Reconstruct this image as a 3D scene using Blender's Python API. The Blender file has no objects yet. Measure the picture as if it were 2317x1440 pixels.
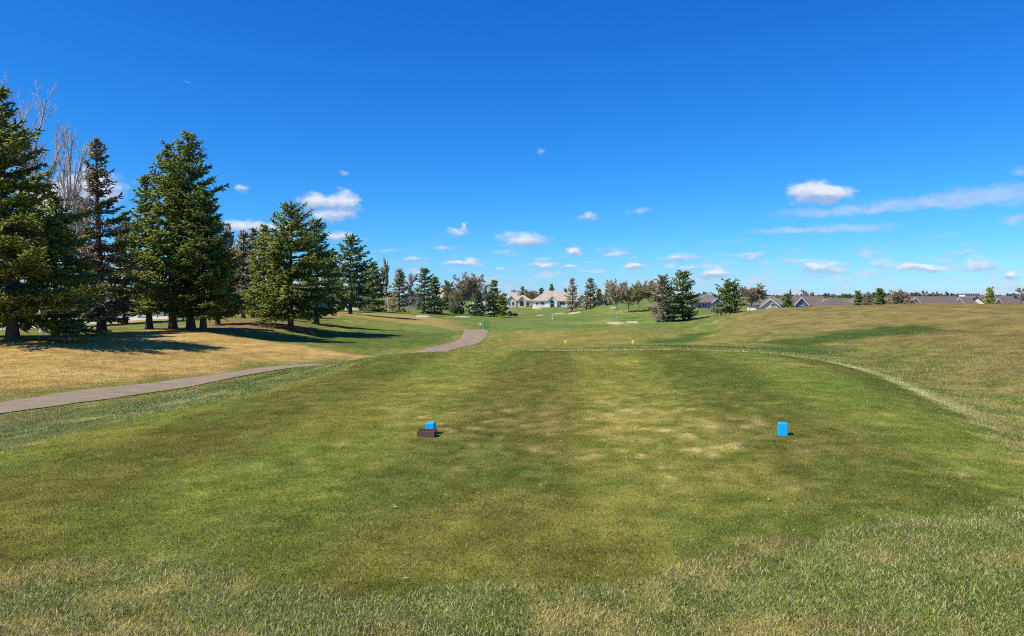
import bpy, math, random
import numpy as np
from math import radians

# ----------------------------------------------------------------- camera, world, sun, exposure
sc = bpy.context.scene
F, HOR, CX, EYE = 1680.0, 667.0, 1158.5, 1.65       # photograph: focal length, horizon row, centre column (pixels), eye height (m)
cam_data = bpy.data.cameras.new('camera')
cam = bpy.data.objects.new('camera', cam_data)
sc.collection.objects.link(cam)
cam.location = (0, 0, EYE)
cam.rotation_euler = (math.pi / 2, 0, 0)
cam_data.sensor_width = 36.0
cam_data.lens = 36.0 * F / 2317.0
cam_data.shift_y = -(720.0 - HOR) / 2317.0
cam_data.clip_start = 0.05
cam_data.clip_end = 20000
sc.camera = cam

SUN_EL = radians(52)
SUN_AZ = math.atan2(-0.88, -0.47)                  # towards the sun: left, slightly behind the camera
sun_dir = np.array([math.sin(SUN_AZ) * math.cos(SUN_EL), math.cos(SUN_AZ) * math.cos(SUN_EL), math.sin(SUN_EL)])
sun_data = bpy.data.lights.new('sun', 'SUN')
sun_data.energy = 4.6
sun_data.angle = radians(0.53)
sun_data.color = (1.0, 0.955, 0.87)
sun = bpy.data.objects.new('sun', sun_data)
sc.collection.objects.link(sun)
from mathutils import Vector, Matrix
sun.rotation_euler = Vector(tuple(sun_dir)).to_track_quat('Z', 'Y').to_euler()
sun.location = (-60, -20, 80)

sc.view_settings.view_transform = 'Standard'
sc.view_settings.look = 'None'
sc.view_settings.exposure = 0.45
sc.view_settings.gamma = 1.0
sc.render.engine = 'CYCLES'
sc.cycles.max_bounces = 5
sc.cycles.diffuse_bounces = 3
sc.cycles.glossy_bounces = 2
sc.cycles.transparent_max_bounces = 4
sc.cycles.use_denoising = False
sc.cycles.sample_clamp_indirect = 6.0
sc.cycles.filter_width = 1.05

world = bpy.data.worlds.new('World')
sc.world = world
world.use_nodes = True
wt = world.node_tree
bg = wt.nodes['Background']
bg.inputs[1].default_value = 0.1


def wn(t, **kw):
    n = wt.nodes.new(t)
    for k, v in kw.items():
        setattr(n, k, v)
    return n


def wmath(op, a, b=None, c=None, clamp=False):
    n = wn('ShaderNodeMath', operation=op, use_clamp=clamp)
    for i, v in enumerate((a, b, c)):
        if v is None:
            continue
        if isinstance(v, (int, float)):
            n.inputs[i].default_value = v
        else:
            wt.links.new(v, n.inputs[i])
    return n.outputs[0]


sky = wn('ShaderNodeTexSky', sky_type='NISHITA')
sky.sun_disc = False
sky.sun_elevation = SUN_EL
sky.sun_rotation = SUN_AZ
sky.ozone_density = 10
sky.air_density = 1
sky.dust_density = 0.2
sky.altitude = 600
sep = wn('ShaderNodeSeparateColor')
wt.links.new(sky.outputs[0], sep.inputs[0])
chan = []
for i, (p, m) in enumerate(((1.8, 0.95), (1.2, 0.99), (0.85, 1.10))):   # the photograph's deep, saturated blue
    v = wmath('MULTIPLY', sep.outputs[i], 0.1)
    v = wmath('POWER', v, p)
    chan.append(wmath('MULTIPLY', v, m * 10))
comb = wn('ShaderNodeCombineColor')
for i in range(3):
    wt.links.new(chan[i], comb.inputs[i])

# clouds: azimuth / elevation of the sky itself
tc = wn('ShaderNodeTexCoord')
sx = wn('ShaderNodeSeparateXYZ')
wt.links.new(tc.outputs['Generated'], sx.inputs[0])
az = wmath('ARCTAN2', sx.outputs[0], sx.outputs[1])
el = wmath('ARCSINE', sx.outputs[2])
azel = wn('ShaderNodeCombineXYZ')
wt.links.new(az, azel.inputs[0])
wt.links.new(el, azel.inputs[1])


def wnoise(scale, detail, rough, stretch=(1, 1, 1), off=(0, 0, 0)):
    mp = wn('ShaderNodeMapping')
    wt.links.new(azel.outputs[0], mp.inputs[0])
    mp.inputs['Scale'].default_value = stretch
    mp.inputs['Location'].default_value = off
    n = wn('ShaderNodeTexNoise')
    n.inputs['Scale'].default_value = scale
    n.inputs['Detail'].default_value = detail
    n.inputs['Roughness'].default_value = rough
    wt.links.new(mp.outputs[0], n.inputs['Vector'])
    return n


warp = wnoise(38, 5, 0.62, (1, 1.7, 1), (3, 1, 0))
wv = wn('ShaderNodeVectorMath', operation='SUBTRACT')
wt.links.new(warp.outputs['Color'], wv.inputs[0])
wv.inputs[1].default_value = (0.5, 0.5, 0.5)
wv2 = wn('ShaderNodeVectorMath', operation='MULTIPLY_ADD')
wt.links.new(wv.outputs[0], wv2.inputs[0])
wv2.inputs[1].default_value = (0.030, 0.017, 0)
wt.links.new(azel.outputs[0], wv2.inputs[2])
CLOUDS = [(1838, 437, 58, 28, 1.35), (1893, 441, 52, 17, 1.0), (712, 458, 44, 24, 1.1), (780, 462, 40, 32, 1.05), (745, 492, 66, 13, .8),
          (548, 512, 60, 16, 1.1), (768, 534, 42, 15, 1.0), (640, 520, 60, 20, .9), (550, 427, 22, 11, .8), (773, 390, 17, 9, .62), (1226, 348, 15, 12, .5),
          (420, 181, 11, 5, .62), (1185, 544, 66, 21, .95), (1298, 570, 24, 11, 1.25), (1230, 600, 40, 8, 1.1),
          (1292, 604, 19, 6, 1.0), (1030, 528, 34, 14, .72), (1050, 513, 10, 12, .7), (1332, 491, 30, 11, .62), (1445, 477, 36, 9, .5),
          (935, 588, 34, 7, .8), (1045, 596, 50, 9, 1.1), (1135, 606, 20, 6, .8),
          (1540, 584, 56, 12, .75), (1618, 621, 44, 10, 1.25), (1560, 608, 50, 8, .8), (1850, 604, 52, 17, .95), (1900, 612, 30, 9, .7), (1434, 603, 32, 8, 1.15),
          (1395, 577, 38, 9, .75), (1700, 580, 56, 10, .65), (1660, 598, 26, 7, .55), (2060, 607, 40, 8, 1.0), (2110, 610, 34, 9, 1.0), (2215, 598, 44, 17, .9),
          (2292, 625, 20, 9, 1.3), (2172, 574, 54, 8, .6), (1985, 599, 40, 9, .62), (2055, 598, 50, 8, .6), (1870, 480, 150, 11, .55), (2060, 462, 180, 17, .62),
          (2270, 440, 180, 24, .66), (1900, 518, 150, 11, .66), (1760, 524, 90, 7, .5), (2296, 497, 34, 12, .6), (2305, 388, 22, 9, .45),
          (205, 425, 90, 42, 1.2), (90, 470, 90, 50, 1.1), (985, 626, 10, 4, .5), (1480, 596, 18, 5, .6), (1000, 562, 50, 8, .55), (1790, 577, 20, 5, .5)]
STREAKS = {(1870, 480), (2060, 462), (2270, 440), (1900, 518), (1760, 524), (2296, 497), (2305, 388)}
acc = None
hacc = None
sacc = None
for (px, py, a, b, s) in CLOUDS:
    caz = math.atan((px - CX) / F)
    cel = math.atan((HOR - py) / F * math.cos(caz))
    k = F / math.cos(caz) ** 2
    m1 = wn('ShaderNodeVectorMath', operation='SUBTRACT')
    wt.links.new(wv2.outputs[0], m1.inputs[0])
    m1.inputs[1].default_value = (caz, cel, 0)
    m2 = wn('ShaderNodeVectorMath', operation='MULTIPLY')
    wt.links.new(m1.outputs[0], m2.inputs[0])
    m2.inputs[1].default_value = (k / a / 1.25, F / b / 1.25, 0)
    m3 = wn('ShaderNodeVectorMath', operation='LENGTH')
    wt.links.new(m2.outputs[0], m3.inputs[0])
    r = wmath('SUBTRACT', 1.0, m3.outputs['Value'], clamp=True)
    if (px, py) in STREAKS:
        r = wmath('MULTIPLY', r, s)
        sacc = r if sacc is None else wmath('ADD', sacc, r)
        continue
    r = wmath('MULTIPLY', r, s * 1.15)
    sy = wn('ShaderNodeSeparateXYZ')
    wt.links.new(m2.outputs[0], sy.inputs[0])
    hh = wmath('MULTIPLY', sy.outputs[1], r)
    acc = r if acc is None else wmath('ADD', acc, r)
    hacc = hh if hacc is None else wmath('ADD', hacc, hh)
fine = wnoise(60, 6, 0.66, (1, 1.8, 1), (0.3, 7, 0))
fn = wmath('MULTIPLY_ADD', fine.outputs['Fac'], 1.35, -0.70)
gate = wmath('MULTIPLY', acc, 4.0, clamp=True)
big = wmath('MULTIPLY_ADD', fn, gate, acc)
mr = wn('ShaderNodeMapRange', interpolation_type='SMOOTHSTEP')
wt.links.new(big, mr.inputs[0])
mr.inputs[1].default_value = 0.06
mr.inputs[2].default_value = 0.95
mr.inputs[3].default_value = 0.0
mr.inputs[4].default_value = 0.86
# a band of small fair-weather clouds low over the horizon all round
low = wnoise(22, 6, 0.60, (1, 4.6, 1), (5.3, 2.2, 0))
ban = wn('ShaderNodeMapRange', interpolation_type='SMOOTHSTEP')
wt.links.new(el, ban.inputs[0])
ban.inputs[1].default_value = radians(3.9)
ban.inputs[2].default_value = radians(0.8)
ban.inputs[3].default_value = 0.0
ban.inputs[4].default_value = 0.075
lowv = wmath('ADD', low.outputs['Fac'], ban.outputs[0])
lm = wn('ShaderNodeMapRange', interpolation_type='SMOOTHSTEP')
wt.links.new(lowv, lm.inputs[0])
lm.inputs[1].default_value = 0.525
lm.inputs[2].default_value = 0.70
lm.inputs[4].default_value = 0.6
bandgate = wn('ShaderNodeMapRange')
wt.links.new(el, bandgate.inputs[0])
bandgate.inputs[1].default_value = radians(4.6)
bandgate.inputs[2].default_value = radians(3.0)
lowd = wmath('MULTIPLY', lm.outputs[0], bandgate.outputs[0])
sgate = wmath('MULTIPLY', sacc, 4.0, clamp=True)
smr = wn('ShaderNodeMapRange', interpolation_type='SMOOTHSTEP')
wt.links.new(wmath('MULTIPLY_ADD', wmath('MULTIPLY', fn, 0.35), sgate, sacc), smr.inputs[0])
smr.inputs[1].default_value = 0.0
smr.inputs[2].default_value = 0.60
smr.inputs[4].default_value = 0.50
dens = wmath('MAXIMUM', wmath('MAXIMUM', mr.outputs[0], lowd), smr.outputs[0])
shade = wmath('MULTIPLY_ADD', hacc, 2.0, 0.20)
shade = wmath('ADD', shade, wmath('MULTIPLY', fn, 0.8))
shade = wmath('MULTIPLY_ADD', dens, 0.55, shade, clamp=True)
ccol = wn('ShaderNodeMix', data_type='RGBA')
wt.links.new(shade, ccol.inputs[0])
ccol.inputs[6].default_value = (2.7, 3.6, 5.4, 1)
ccol.inputs[7].default_value = (6.5, 6.65, 6.8, 1)
cmix = wn('ShaderNodeMix', data_type='RGBA')
wt.links.new(dens, cmix.inputs[0])
wt.links.new(comb.outputs[0], cmix.inputs[6])
wt.links.new(ccol.outputs[2], cmix.inputs[7])
wt.links.new(cmix.outputs[2], bg.inputs[0])

# ----------------------------------------------------------------- helpers
col = sc.collection
rng = np.random.default_rng(7)


def smooth(a, b, x):
    t = np.clip((x - a) / (b - a), 0, 1)
    return t * t * (3 - 2 * t)


def vnoise(x, y, seed=0):
    xi = np.floor(x).astype(np.int64)
    yi = np.floor(y).astype(np.int64)
    fx, fy = x - xi, y - yi
    fx = fx * fx * (3 - 2 * fx)
    fy = fy * fy * (3 - 2 * fy)

    def h(a, b):
        n = (a * 374761393 + b * 668265263 + seed * 144269504) & 0x7fffffff
        n = ((n ^ (n >> 13)) * 1274126177) & 0x7fffffff
        n = n ^ (n >> 16)
        return (n & 0xffff) / 65535.0
    return (h(xi, yi) * (1 - fx) + h(xi + 1, yi) * fx) * (1 - fy) + (h(xi, yi + 1) * (1 - fx) + h(xi + 1, yi + 1) * fx) * fy


def fbm(x, y, seed=0, octv=4, gain=0.5):
    s = np.zeros_like(x, dtype=float)
    a, t = 1.0, 0.0
    for i in range(octv):
        s += a * vnoise(x * 2 ** i + 17.3 * i, y * 2 ** i - 9.1 * i, seed + i)
        t += a
        a *= gain
    return s / t


def pix(px, py, d):
    return ((px - CX) / F * d, d, EYE - (py - HOR) / F * d)


def sdf_poly(x, y, poly):
    """signed distance to a closed polygon, negative inside"""
    P = np.asarray(poly, float)
    d2 = np.full(x.shape, 1e18)
    ins = np.zeros(x.shape, bool)
    for i in range(len(P)):
        a, b = P[i], P[(i + 1) % len(P)]
        e = b - a
        wx, wy = x - a[0], y - a[1]
        t = np.clip((wx * e[0] + wy * e[1]) / (e @ e + 1e-12), 0, 1)
        d2 = np.minimum(d2, (wx - e[0] * t) ** 2 + (wy - e[1] * t) ** 2)
        c = (a[1] > y) != (b[1] > y)
        with np.errstate(divide='ignore', invalid='ignore'):
            xc = a[0] + (y - a[1]) / (b[1] - a[1] + 1e-15) * e[0]
        ins ^= c & (x < xc)
    d = np.sqrt(d2)
    return np.where(ins, -d, d)


def catmull(pts, n=12, closed=False):
    P = np.asarray(pts, float)
    out = []
    N = len(P)
    rngi = range(N if closed else N - 1)
    for i in rngi:
        if closed:
            p0, p1, p2, p3 = P[(i - 1) % N], P[i], P[(i + 1) % N], P[(i + 2) % N]
        else:
            p0, p1, p2, p3 = P[max(i - 1, 0)], P[i], P[i + 1], P[min(i + 2, N - 1)]
        for t in np.linspace(0, 1, n, endpoint=False):
            out.append(0.5 * ((2 * p1) + (-p0 + p2) * t + (2 * p0 - 5 * p1 + 4 * p2 - p3) * t ** 2 + (-p0 + 3 * p1 - 3 * p2 + p3) * t ** 3))
    if not closed:
        out.append(P[-1])
    return np.array(out)


# ----------------------------------------------------------------- terrain height
TEE = catmull([(-3.6, 4.4), (-1.0, 4.15), (1.1, 4.25), (2.6, 4.9), (4.2, 6.1), (5.4, 8.0), (6.6, 11.0), (7.7, 15.0), (8.0, 18.5), (6.8, 21.5), (4.0, 22.6),
               (0.8, 22.4), (-2.0, 21.4), (-3.6, 18.5), (-4.4, 13.2), (-5.4, 10.0), (-5.6, 7.4), (-5.0, 5.4)], 6, True)
CP = []


def cp(px, py, d):
    CP.append(pix(px, py, d))


for p in [(-4, -6), (0, -6), (5, -6), (-3, 0), (0, 0), (3, 0), (-3.3, 4.5), (0, 4), (2, 5), (-4.8, 7), (0, 8), (4.5, 7.5), (-4.2, 11), (0, 12), (6, 11), (-3.2, 15), (2, 15), (7, 15),
          (-1.8, 19), (-3.4, 19), (-2.3, 21), (2, 18.5), (7.4, 18.5), (0.6, 21.5), (4, 21.8), (6.4, 21)]:
    CP.append((p[0], p[1], 0.0))
for c in [  # left slope and the cart path
        (-1000, 1100, 13), (0, 925, 14.0), (375, 878, 18.5), (750, 829, 26), (890, 824, 30), (960, 803, 34), (1000, 792, 36.5), (1070, 773, 43), (1080, 748, 56), (1075, 754, 63),
        (0, 880, 17), (0, 800, 23.5), (300, 830, 22), (430, 806, 26), (560, 790, 30), (700, 777, 36), (850, 762, 45), (870, 716, 85), (1000, 722, 90), (980, 737, 65),
        (700, 752, 44), (600, 762, 38), (820, 738, 60), (930, 745, 58),
        (35, 770, 26), (125, 762, 30), (230, 752, 33), (340, 745, 38), (393, 746, 37), (458, 748, 35), (492, 735, 44), (663, 742, 44), (717, 735, 50), (793, 710, 80), (848, 704, 95),
        (-300, 790, 26), (-300, 870, 18), (100, 745, 58), (300, 727, 60), (0, 752, 50), (500, 716, 75), (600, 712, 90), (400, 712, 110), (0, 735, 110), (-600, 735, 110),
        # ground ahead of the tee and the forward tee
        (1280, 789, 26), (1450, 789, 26), (1280, 782, 30), (1450, 781, 30), (1280, 775, 36), (1432, 775, 36), (1350, 747, 47), (1220, 752, 46), (1480, 747, 47), (1180, 768, 42),
        (1350, 747, 58), (1150, 751, 62), (1550, 762, 42), (1570, 750, 50), (1480, 755, 62),
        # fairway
        (1080, 740, 84), (1300, 743, 84), (1080, 728, 130), (1300, 731, 130), (1420, 733, 110), (1160, 718, 245), (1300, 719, 240), (1000, 716, 160), (960, 708, 175), (1060, 712, 190),
        (1200, 707, 285), (1250, 697, 300), (1170, 700, 300), (1340, 696, 290), (1400, 690, 260), (1450, 697, 215), (1400, 719, 155), (1500, 728, 112), (1560, 726, 112), (1650, 719, 108), (1440, 704, 190),
        (1610, 712, 150), (1700, 704, 130), (1180, 690, 360), (1350, 688, 360), (900, 700, 180), (930, 698, 230), (700, 700, 180), (500, 703, 180),
        # hill on the right
        (1600, 776, 32), (1800, 787, 27.5), (2000, 824, 21), (2150, 890, 14.5), (2317, 985, 9.6), (2317, 860, 15.5), (2317, 752, 27), (2317, 702, 38), (2317, 687, 46), (2100, 742, 30), (1900, 742, 33),
        (2050, 688, 47), (1900, 692, 49), (1700, 708, 52), (1600, 723, 55), (1510, 736, 58), (1700, 742, 39), (2800, 690, 46), (2800, 730, 27), (2700, 1000, 10), (2800, 850, 16)]:
    cp(*c)
for X in (-45, 0, 45):
    CP.append((X, -14, -0.3))
CP += [(14, 74, -1.2), (24, 74, -0.8), (36, 74, -0.6), (18, 105, -3.2), (34, 105, -3.1), (60, 105, -2.8), (40, 150, -3.4), (70, 150, -3.4), (110, 150, -3.4),
       (60, 220, -3.4), (100, 220, -3.4), (170, 220, -3.4), (110, 330, -4), (-120, 330, -4.6), (240, 330, -4)]
for X in (-1.0, -0.5, 0, 0.5, 1.0):
    for Y in (600, 1500, 6000):
        CP.append((X * Y, Y, -6.0))
CP = np.array(CP)


def warpc(x, y):
    yy = np.maximum(y, -8) + 12.0
    return x / yy * 2.2, np.log(yy) * 1.15


def kern(r2):
    return np.sqrt(r2 + 0.0065)


_u, _v = warpc(CP[:, 0], CP[:, 1])
_A = kern((_u[:, None] - _u[None]) ** 2 + (_v[:, None] - _v[None]) ** 2)
_A[np.diag_indices(len(CP))] -= 0.002
_n = len(CP)
_M = np.zeros((_n + 1, _n + 1))
_M[:_n, :_n] = _A
_M[:_n, _n] = _M[_n, :_n] = 1
_W = np.linalg.solve(_M, np.append(CP[:, 2], 0))


def height(x, y):
    x = np.atleast_1d(np.asarray(x, float))
    y = np.atleast_1d(np.asarray(y, float))
    sh = x.shape
    x, y = x.ravel(), y.ravel()
    out = np.empty(x.shape)
    for i in range(0, len(x), 20000):
        u, v = warpc(x[i:i + 20000], y[i:i + 20000])
        out[i:i + 20000] = kern((u[:, None] - _u) ** 2 + (v[:, None] - _v) ** 2) @ _W[:_n] + _W[_n]
    rough = smooth(14, 60, np.hypot(x, y))
    out += (fbm(x * 0.18, y * 0.18, 3, 3) - 0.5) * 0.22 * smooth(9, 30, np.hypot(x, y))
    out += (fbm(x * 0.045, y * 0.045, 9, 3) - 0.5) * 0.9 * smooth(60, 200, y)
    return out.reshape(sh)


def hz(x, y):
    return float(height(x, y)[0])


def ground_at(px, py):
    """where the sight line through a photo pixel first meets the ground"""
    d = np.geomspace(2.5, 600, 900)
    x = (px - CX) / F * d
    z = EYE - (py - HOR) / F * d
    g = height(x, d)
    k = np.argmax(g >= z)
    if g[k] < z[k]:
        k = len(d) - 1
    return np.array([x[k], d[k]])


def region(pts):
    return np.array([ground_at(*p) for p in pts])


# ----------------------------------------------------------------- ground colours (turf: species, drought, mowing; plus slope shade painted as darker green)
R_DRY = np.array([pix(*p)[:2] for p in [(-700, 800, 24), (-300, 775, 26), (0, 775, 26.5), (230, 752, 33), (400, 748, 37), (500, 757, 36.5), (590, 772, 35), (700, 786, 33.5), (800, 795, 32.5), (820, 803, 31.5), (700, 812, 28.5), (520, 835, 23.5),
                                        (300, 862, 19.3), (0, 893, 16.2), (-400, 960, 13.5), (-900, 980, 14)]])
R_DRY2 = np.array([pix(*p)[:2] for p in [(560, 712, 85), (800, 706, 88), (930, 713, 92), (1040, 722, 88), (1045, 742, 60), (900, 733, 66), (780, 722, 72), (600, 728, 66)]])
R_DRY3 = np.array([pix(*p)[:2] for p in [(120, 755, 38), (330, 737, 50), (480, 724, 66), (600, 714, 84), (430, 714, 88), (220, 735, 58)]])
R_MULCH = np.array([pix(*p)[:2] for p in [(380, 748, 37), (470, 752, 35.5), (560, 750, 40), (720, 742, 45), (640, 732, 50), (520, 728, 52), (440, 738, 42)]])
R_STREAK = np.array([pix(*p)[:2] for p in [(1690, 775, 30.5), (1850, 757, 31), (1990, 744, 32.5), (2110, 741, 31), (2150, 750, 29), (2060, 757, 28.5), (1920, 768, 28.4), (1800, 783, 27.5)]])
R_VALE = np.array([pix(*p)[:2] for p in [(1470, 768, 38), (1560, 752, 47), (1640, 742, 47), (1600, 765, 38), (1530, 782, 31), (1700, 786, 28.6), (1900, 795, 25.5), (2010, 818, 21.5), (1900, 812, 22.5), (1700, 796, 25.5), (1480, 790, 27)]])
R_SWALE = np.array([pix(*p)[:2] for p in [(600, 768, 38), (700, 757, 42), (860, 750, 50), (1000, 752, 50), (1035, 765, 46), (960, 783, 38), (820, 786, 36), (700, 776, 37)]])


C = lambda *a: np.array(a)
OLIVE, GREEN, LUSH_SHADE, STRAW, TAN = C(.150, .148, .032), C(.118, .148, .034), C(.042, .080, .020), C(.275, .215, .085), C(.370, .255, .100)


_dr = np.random.default_rng(19)
DIVOTS = [(_dr.normal(1.0, 1.5), _dr.normal(9.2, 1.1), _dr.uniform(.03, .08), _dr.uniform(.05, .14), _dr.uniform(.5, .95)) for _ in range(60)] + \
         [(_dr.uniform(-4, 6), _dr.uniform(6, 20), _dr.uniform(.03, .06), _dr.uniform(.05, .12), _dr.uniform(.4, .8)) for _ in range(45)]


def mix(a, b, t):
    return a * (1 - t[:, None]) + b * t[:, None]


def turf(x, y, z):
    """base colour of the turf, the tee mask (1 on mown tee) and the drought share"""
    n1 = fbm(x * 0.55, y * 0.42, 11, 5, .6)
    n2 = fbm(x * 1.9, y * 1.5, 21, 5, 0.68)
    n3 = fbm(x * 0.16, y * 0.13, 31, 4)
    n4 = fbm(x * 6.0, y * 5.0, 41, 3, 0.6)
    nn = len(x)
    dt = sdf_poly(x, y, TEE) + (n2 - 0.5) * 0.5 + (n1 - .5) * 1.6 * smooth(9, 5, y)
    tee = smooth(0.12, -0.12 - .3 * smooth(9, 5, y), dt)
    # rough grass around the tee
    c = mix(np.tile(GREEN, (nn, 1)), np.tile(STRAW, (nn, 1)), smooth(0.42, 0.68, n2 * 0.6 + n4 * 0.4) * 0.75)
    br = fbm(x * 1.1, y * 1.1, 83, 4, .6)
    c = mix(c, np.tile(C(.17, .115, .065), (nn, 1)), smooth(.60, .72, br) * .65)
    # dry hill on the right
    hill = smooth(7.0, 11.5, x - 0.10 * (y - 12)) * smooth(105, 80, y) * smooth(8, 15, y)
    strk = smooth(0.5, -0.6, sdf_poly(x, y, R_STREAK) + (n2 - 0.5) * 1.6)
    hd = hill * smooth(-0.55, 0.15, z + (n1 - 0.5) * 0.9)
    hc = mix(np.tile(C(.150, .122, .046), (nn, 1)), np.tile(C(.225, .176, .075), (nn, 1)), smooth(.35, .65, n2 * .5 + n1 * .5))
    hc = mix(hc, np.tile(C(.13, .13, .036), (nn, 1)), smooth(.56, .70, n3 * .5 + n2 * .5) * 0.7)
    c = mix(c, hc, hd)
    c = mix(c, np.tile(LUSH_SHADE, (nn, 1)), strk * 0.9)  # green streak, its tone darkened further to paint in the slope's shade
    # drought on the left bank
    sd = sdf_poly(x, y, R_DRY) + (n1 - 0.5) * 2.2 + (n2 - 0.5) * 0.8
    dry = smooth(0.9, -0.9, sd)
    dc = mix(np.tile(C(.33, .222, .082), (nn, 1)), np.tile(C(.44, .30, .125), (nn, 1)), smooth(.35, .65, n2))
    dc = mix(dc, np.tile(C(.21, .175, .055), (nn, 1)), smooth(.58, .74, n1 * .6 + n4 * .4) * .6)
    c = mix(c, dc, dry)
    # fairway and far turf
    far = smooth(40, 62, y) * smooth(0.30, 0.16, np.abs(x / np.maximum(y, 1) - 0.06))
    fc = mix(np.tile(C(.098, .155, .044), (nn, 1)), np.tile(C(.150, .185, .055), (nn, 1)), smooth(.35, .7, n3 * .6 + n1 * .4))
    fc = mix(fc, np.tile(C(.27, .24, .09), (nn, 1)), smooth(.60, .72, n3 * .5 + fbm(x * .05, y * .02, 77, 3) * .5) * .5)
    c = mix(c, fc, far * .9)
    sd2 = sdf_poly(x, y, R_DRY2) + (n1 - 0.5) * 5 + (n3 - .5) * 5
    c = mix(c, np.tile(C(.30, .222, .09), (nn, 1)), smooth(1.5, -1.5, sd2) * .9)
    sd3 = sdf_poly(x, y, R_DRY3) + (n1 - 0.5) * 3
    c = mix(c, np.tile(C(.34, .245, .105), (nn, 1)), smooth(1.2, -1.2, sd3) * .85)
    # forward tee: drier
    ft = smooth(1.0, 0.0, np.maximum(np.abs(x - 4.4 - (y - 38) * .09) / 5.2, np.abs(y - 38.5) / 8.5) - .55)
    c = mix(c, mix(np.tile(C(.175, .165, .045), (nn, 1)), np.tile(C(.235, .20, .07), (nn, 1)), smooth(.4, .65, n1)), ft * .85)
    vl = smooth(.6, -.8, sdf_poly(x, y, R_VALE) + (n1 - .5) * 2.5)
    c = mix(c, np.tile(C(.048, .095, .026), (nn, 1)), vl * .9)  # green gully; shade at the hill's foot is painted into the darker colour
    # mown tee
    tc_ = mix(np.tile(OLIVE, (nn, 1)), np.tile(C(.098, .140, .026), (nn, 1)), smooth(.36, .70, n1 * .7 + n4 * .3))
    lean = smooth(-1.0, 4.5, x - .1 * y)
    tc_ = mix(tc_, np.tile(C(.105, .145, .028), (nn, 1)), lean * .75)
    tc_ = mix(tc_, np.tile(C(.215, .190, .052), (nn, 1)), smooth(.47, .66, n3 * .45 + n2 * .2 + n4 * .35) * .55)
    worn = np.exp(-(((x - 1.1) / 2.2) ** 2 + ((y - 9.6) / 2.6) ** 2)) * smooth(.40, .62, n2 * .35 + n4 * .65)
    worn2 = np.exp(-(((x - 6.6) / 1.2) ** 2 + ((y - 16.8) / 1.4) ** 2)) * smooth(.35, .6, n2)
    tc_ = mix(tc_, np.tile(C(.27, .205, .075), (nn, 1)), np.clip(worn * .7 + worn2, 0, 1))
    for (ax_, ay_, ra, rb, st_) in DIVOTS:
        m_ = np.flatnonzero((np.abs(x - ax_) < .5) & (np.abs(y - ay_) < .6))
        if len(m_):
            g_ = np.exp(-(((x[m_] - ax_) / ra) ** 2 + ((y[m_] - ay_) / rb) ** 2) ** 2) * st_
            tc_[m_] = mix(tc_[m_], np.tile(C(.44, .33, .17), (len(m_), 1)), g_)
    s = (x - .085 * y + (n1 - .5) * .5) / 1.75
    stripe = np.tanh(np.sin(s * math.pi) * 3)
    tc_ *= (1 + 0.19 * stripe * smooth(3, 8, y))[:, None]
    c = mix(c, tc_, tee)
    # pale uncut fringe at the edge of the tee (right and far side)
    fr = np.exp(-((dt - .22) / .20) ** 2) * np.maximum(smooth(3.2, 6.0, x - .02 * y), smooth(19, 20.5, y) * smooth(-3, 0, x)) * smooth(9, 13, y) * smooth(.30, .5, n2 + .1)
    c = mix(c, np.tile(C(.42, .40, .20), (nn, 1)), fr * .8)
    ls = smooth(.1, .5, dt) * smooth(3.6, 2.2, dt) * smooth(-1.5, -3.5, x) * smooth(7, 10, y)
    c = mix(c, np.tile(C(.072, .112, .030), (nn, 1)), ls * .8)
    lf = np.exp(-((dt - 1.3) / .5) ** 2) * smooth(-2, -4, x) * smooth(.45, .6, n4 * .5 + n2 * .5)
    c = mix(c, np.tile(C(.40, .36, .17), (nn, 1)), lf * .55)
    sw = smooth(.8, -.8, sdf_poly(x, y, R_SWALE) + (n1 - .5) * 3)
    c = mix(c, np.tile(C(.072, .115, .028), (nn, 1)), sw * .75)  # green swale with the bank's shadow painted into its dark tone
    md = smooth(1.2, -1.0, sdf_poly(x, y, R_MULCH) + (n1 - .5) * 3)
    c = mix(c, np.tile(C(.21, .125, .075), (nn, 1)), md * .8)
    n5 = fbm(x * 3.3, y * 1.5, 55, 5, .72)
    c *= np.clip(1 + (n2 - .5) * .25 + (n4 - .5) * .55 + (n5 - .5) * .55, .45, 1.7)[:, None]
    c = c * np.array([1.12, 1.08, .84])
    return np.clip(c, .006, .6), tee


# ----------------------------------------------------------------- materials
def new_mat(name):
    m = bpy.data.materials.new(name)
    m.use_nodes = True
    nt = m.node_tree
    return m, nt, nt.nodes['Principled BSDF']


def link(nt, a, b):
    nt.links.new(a, b)


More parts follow.
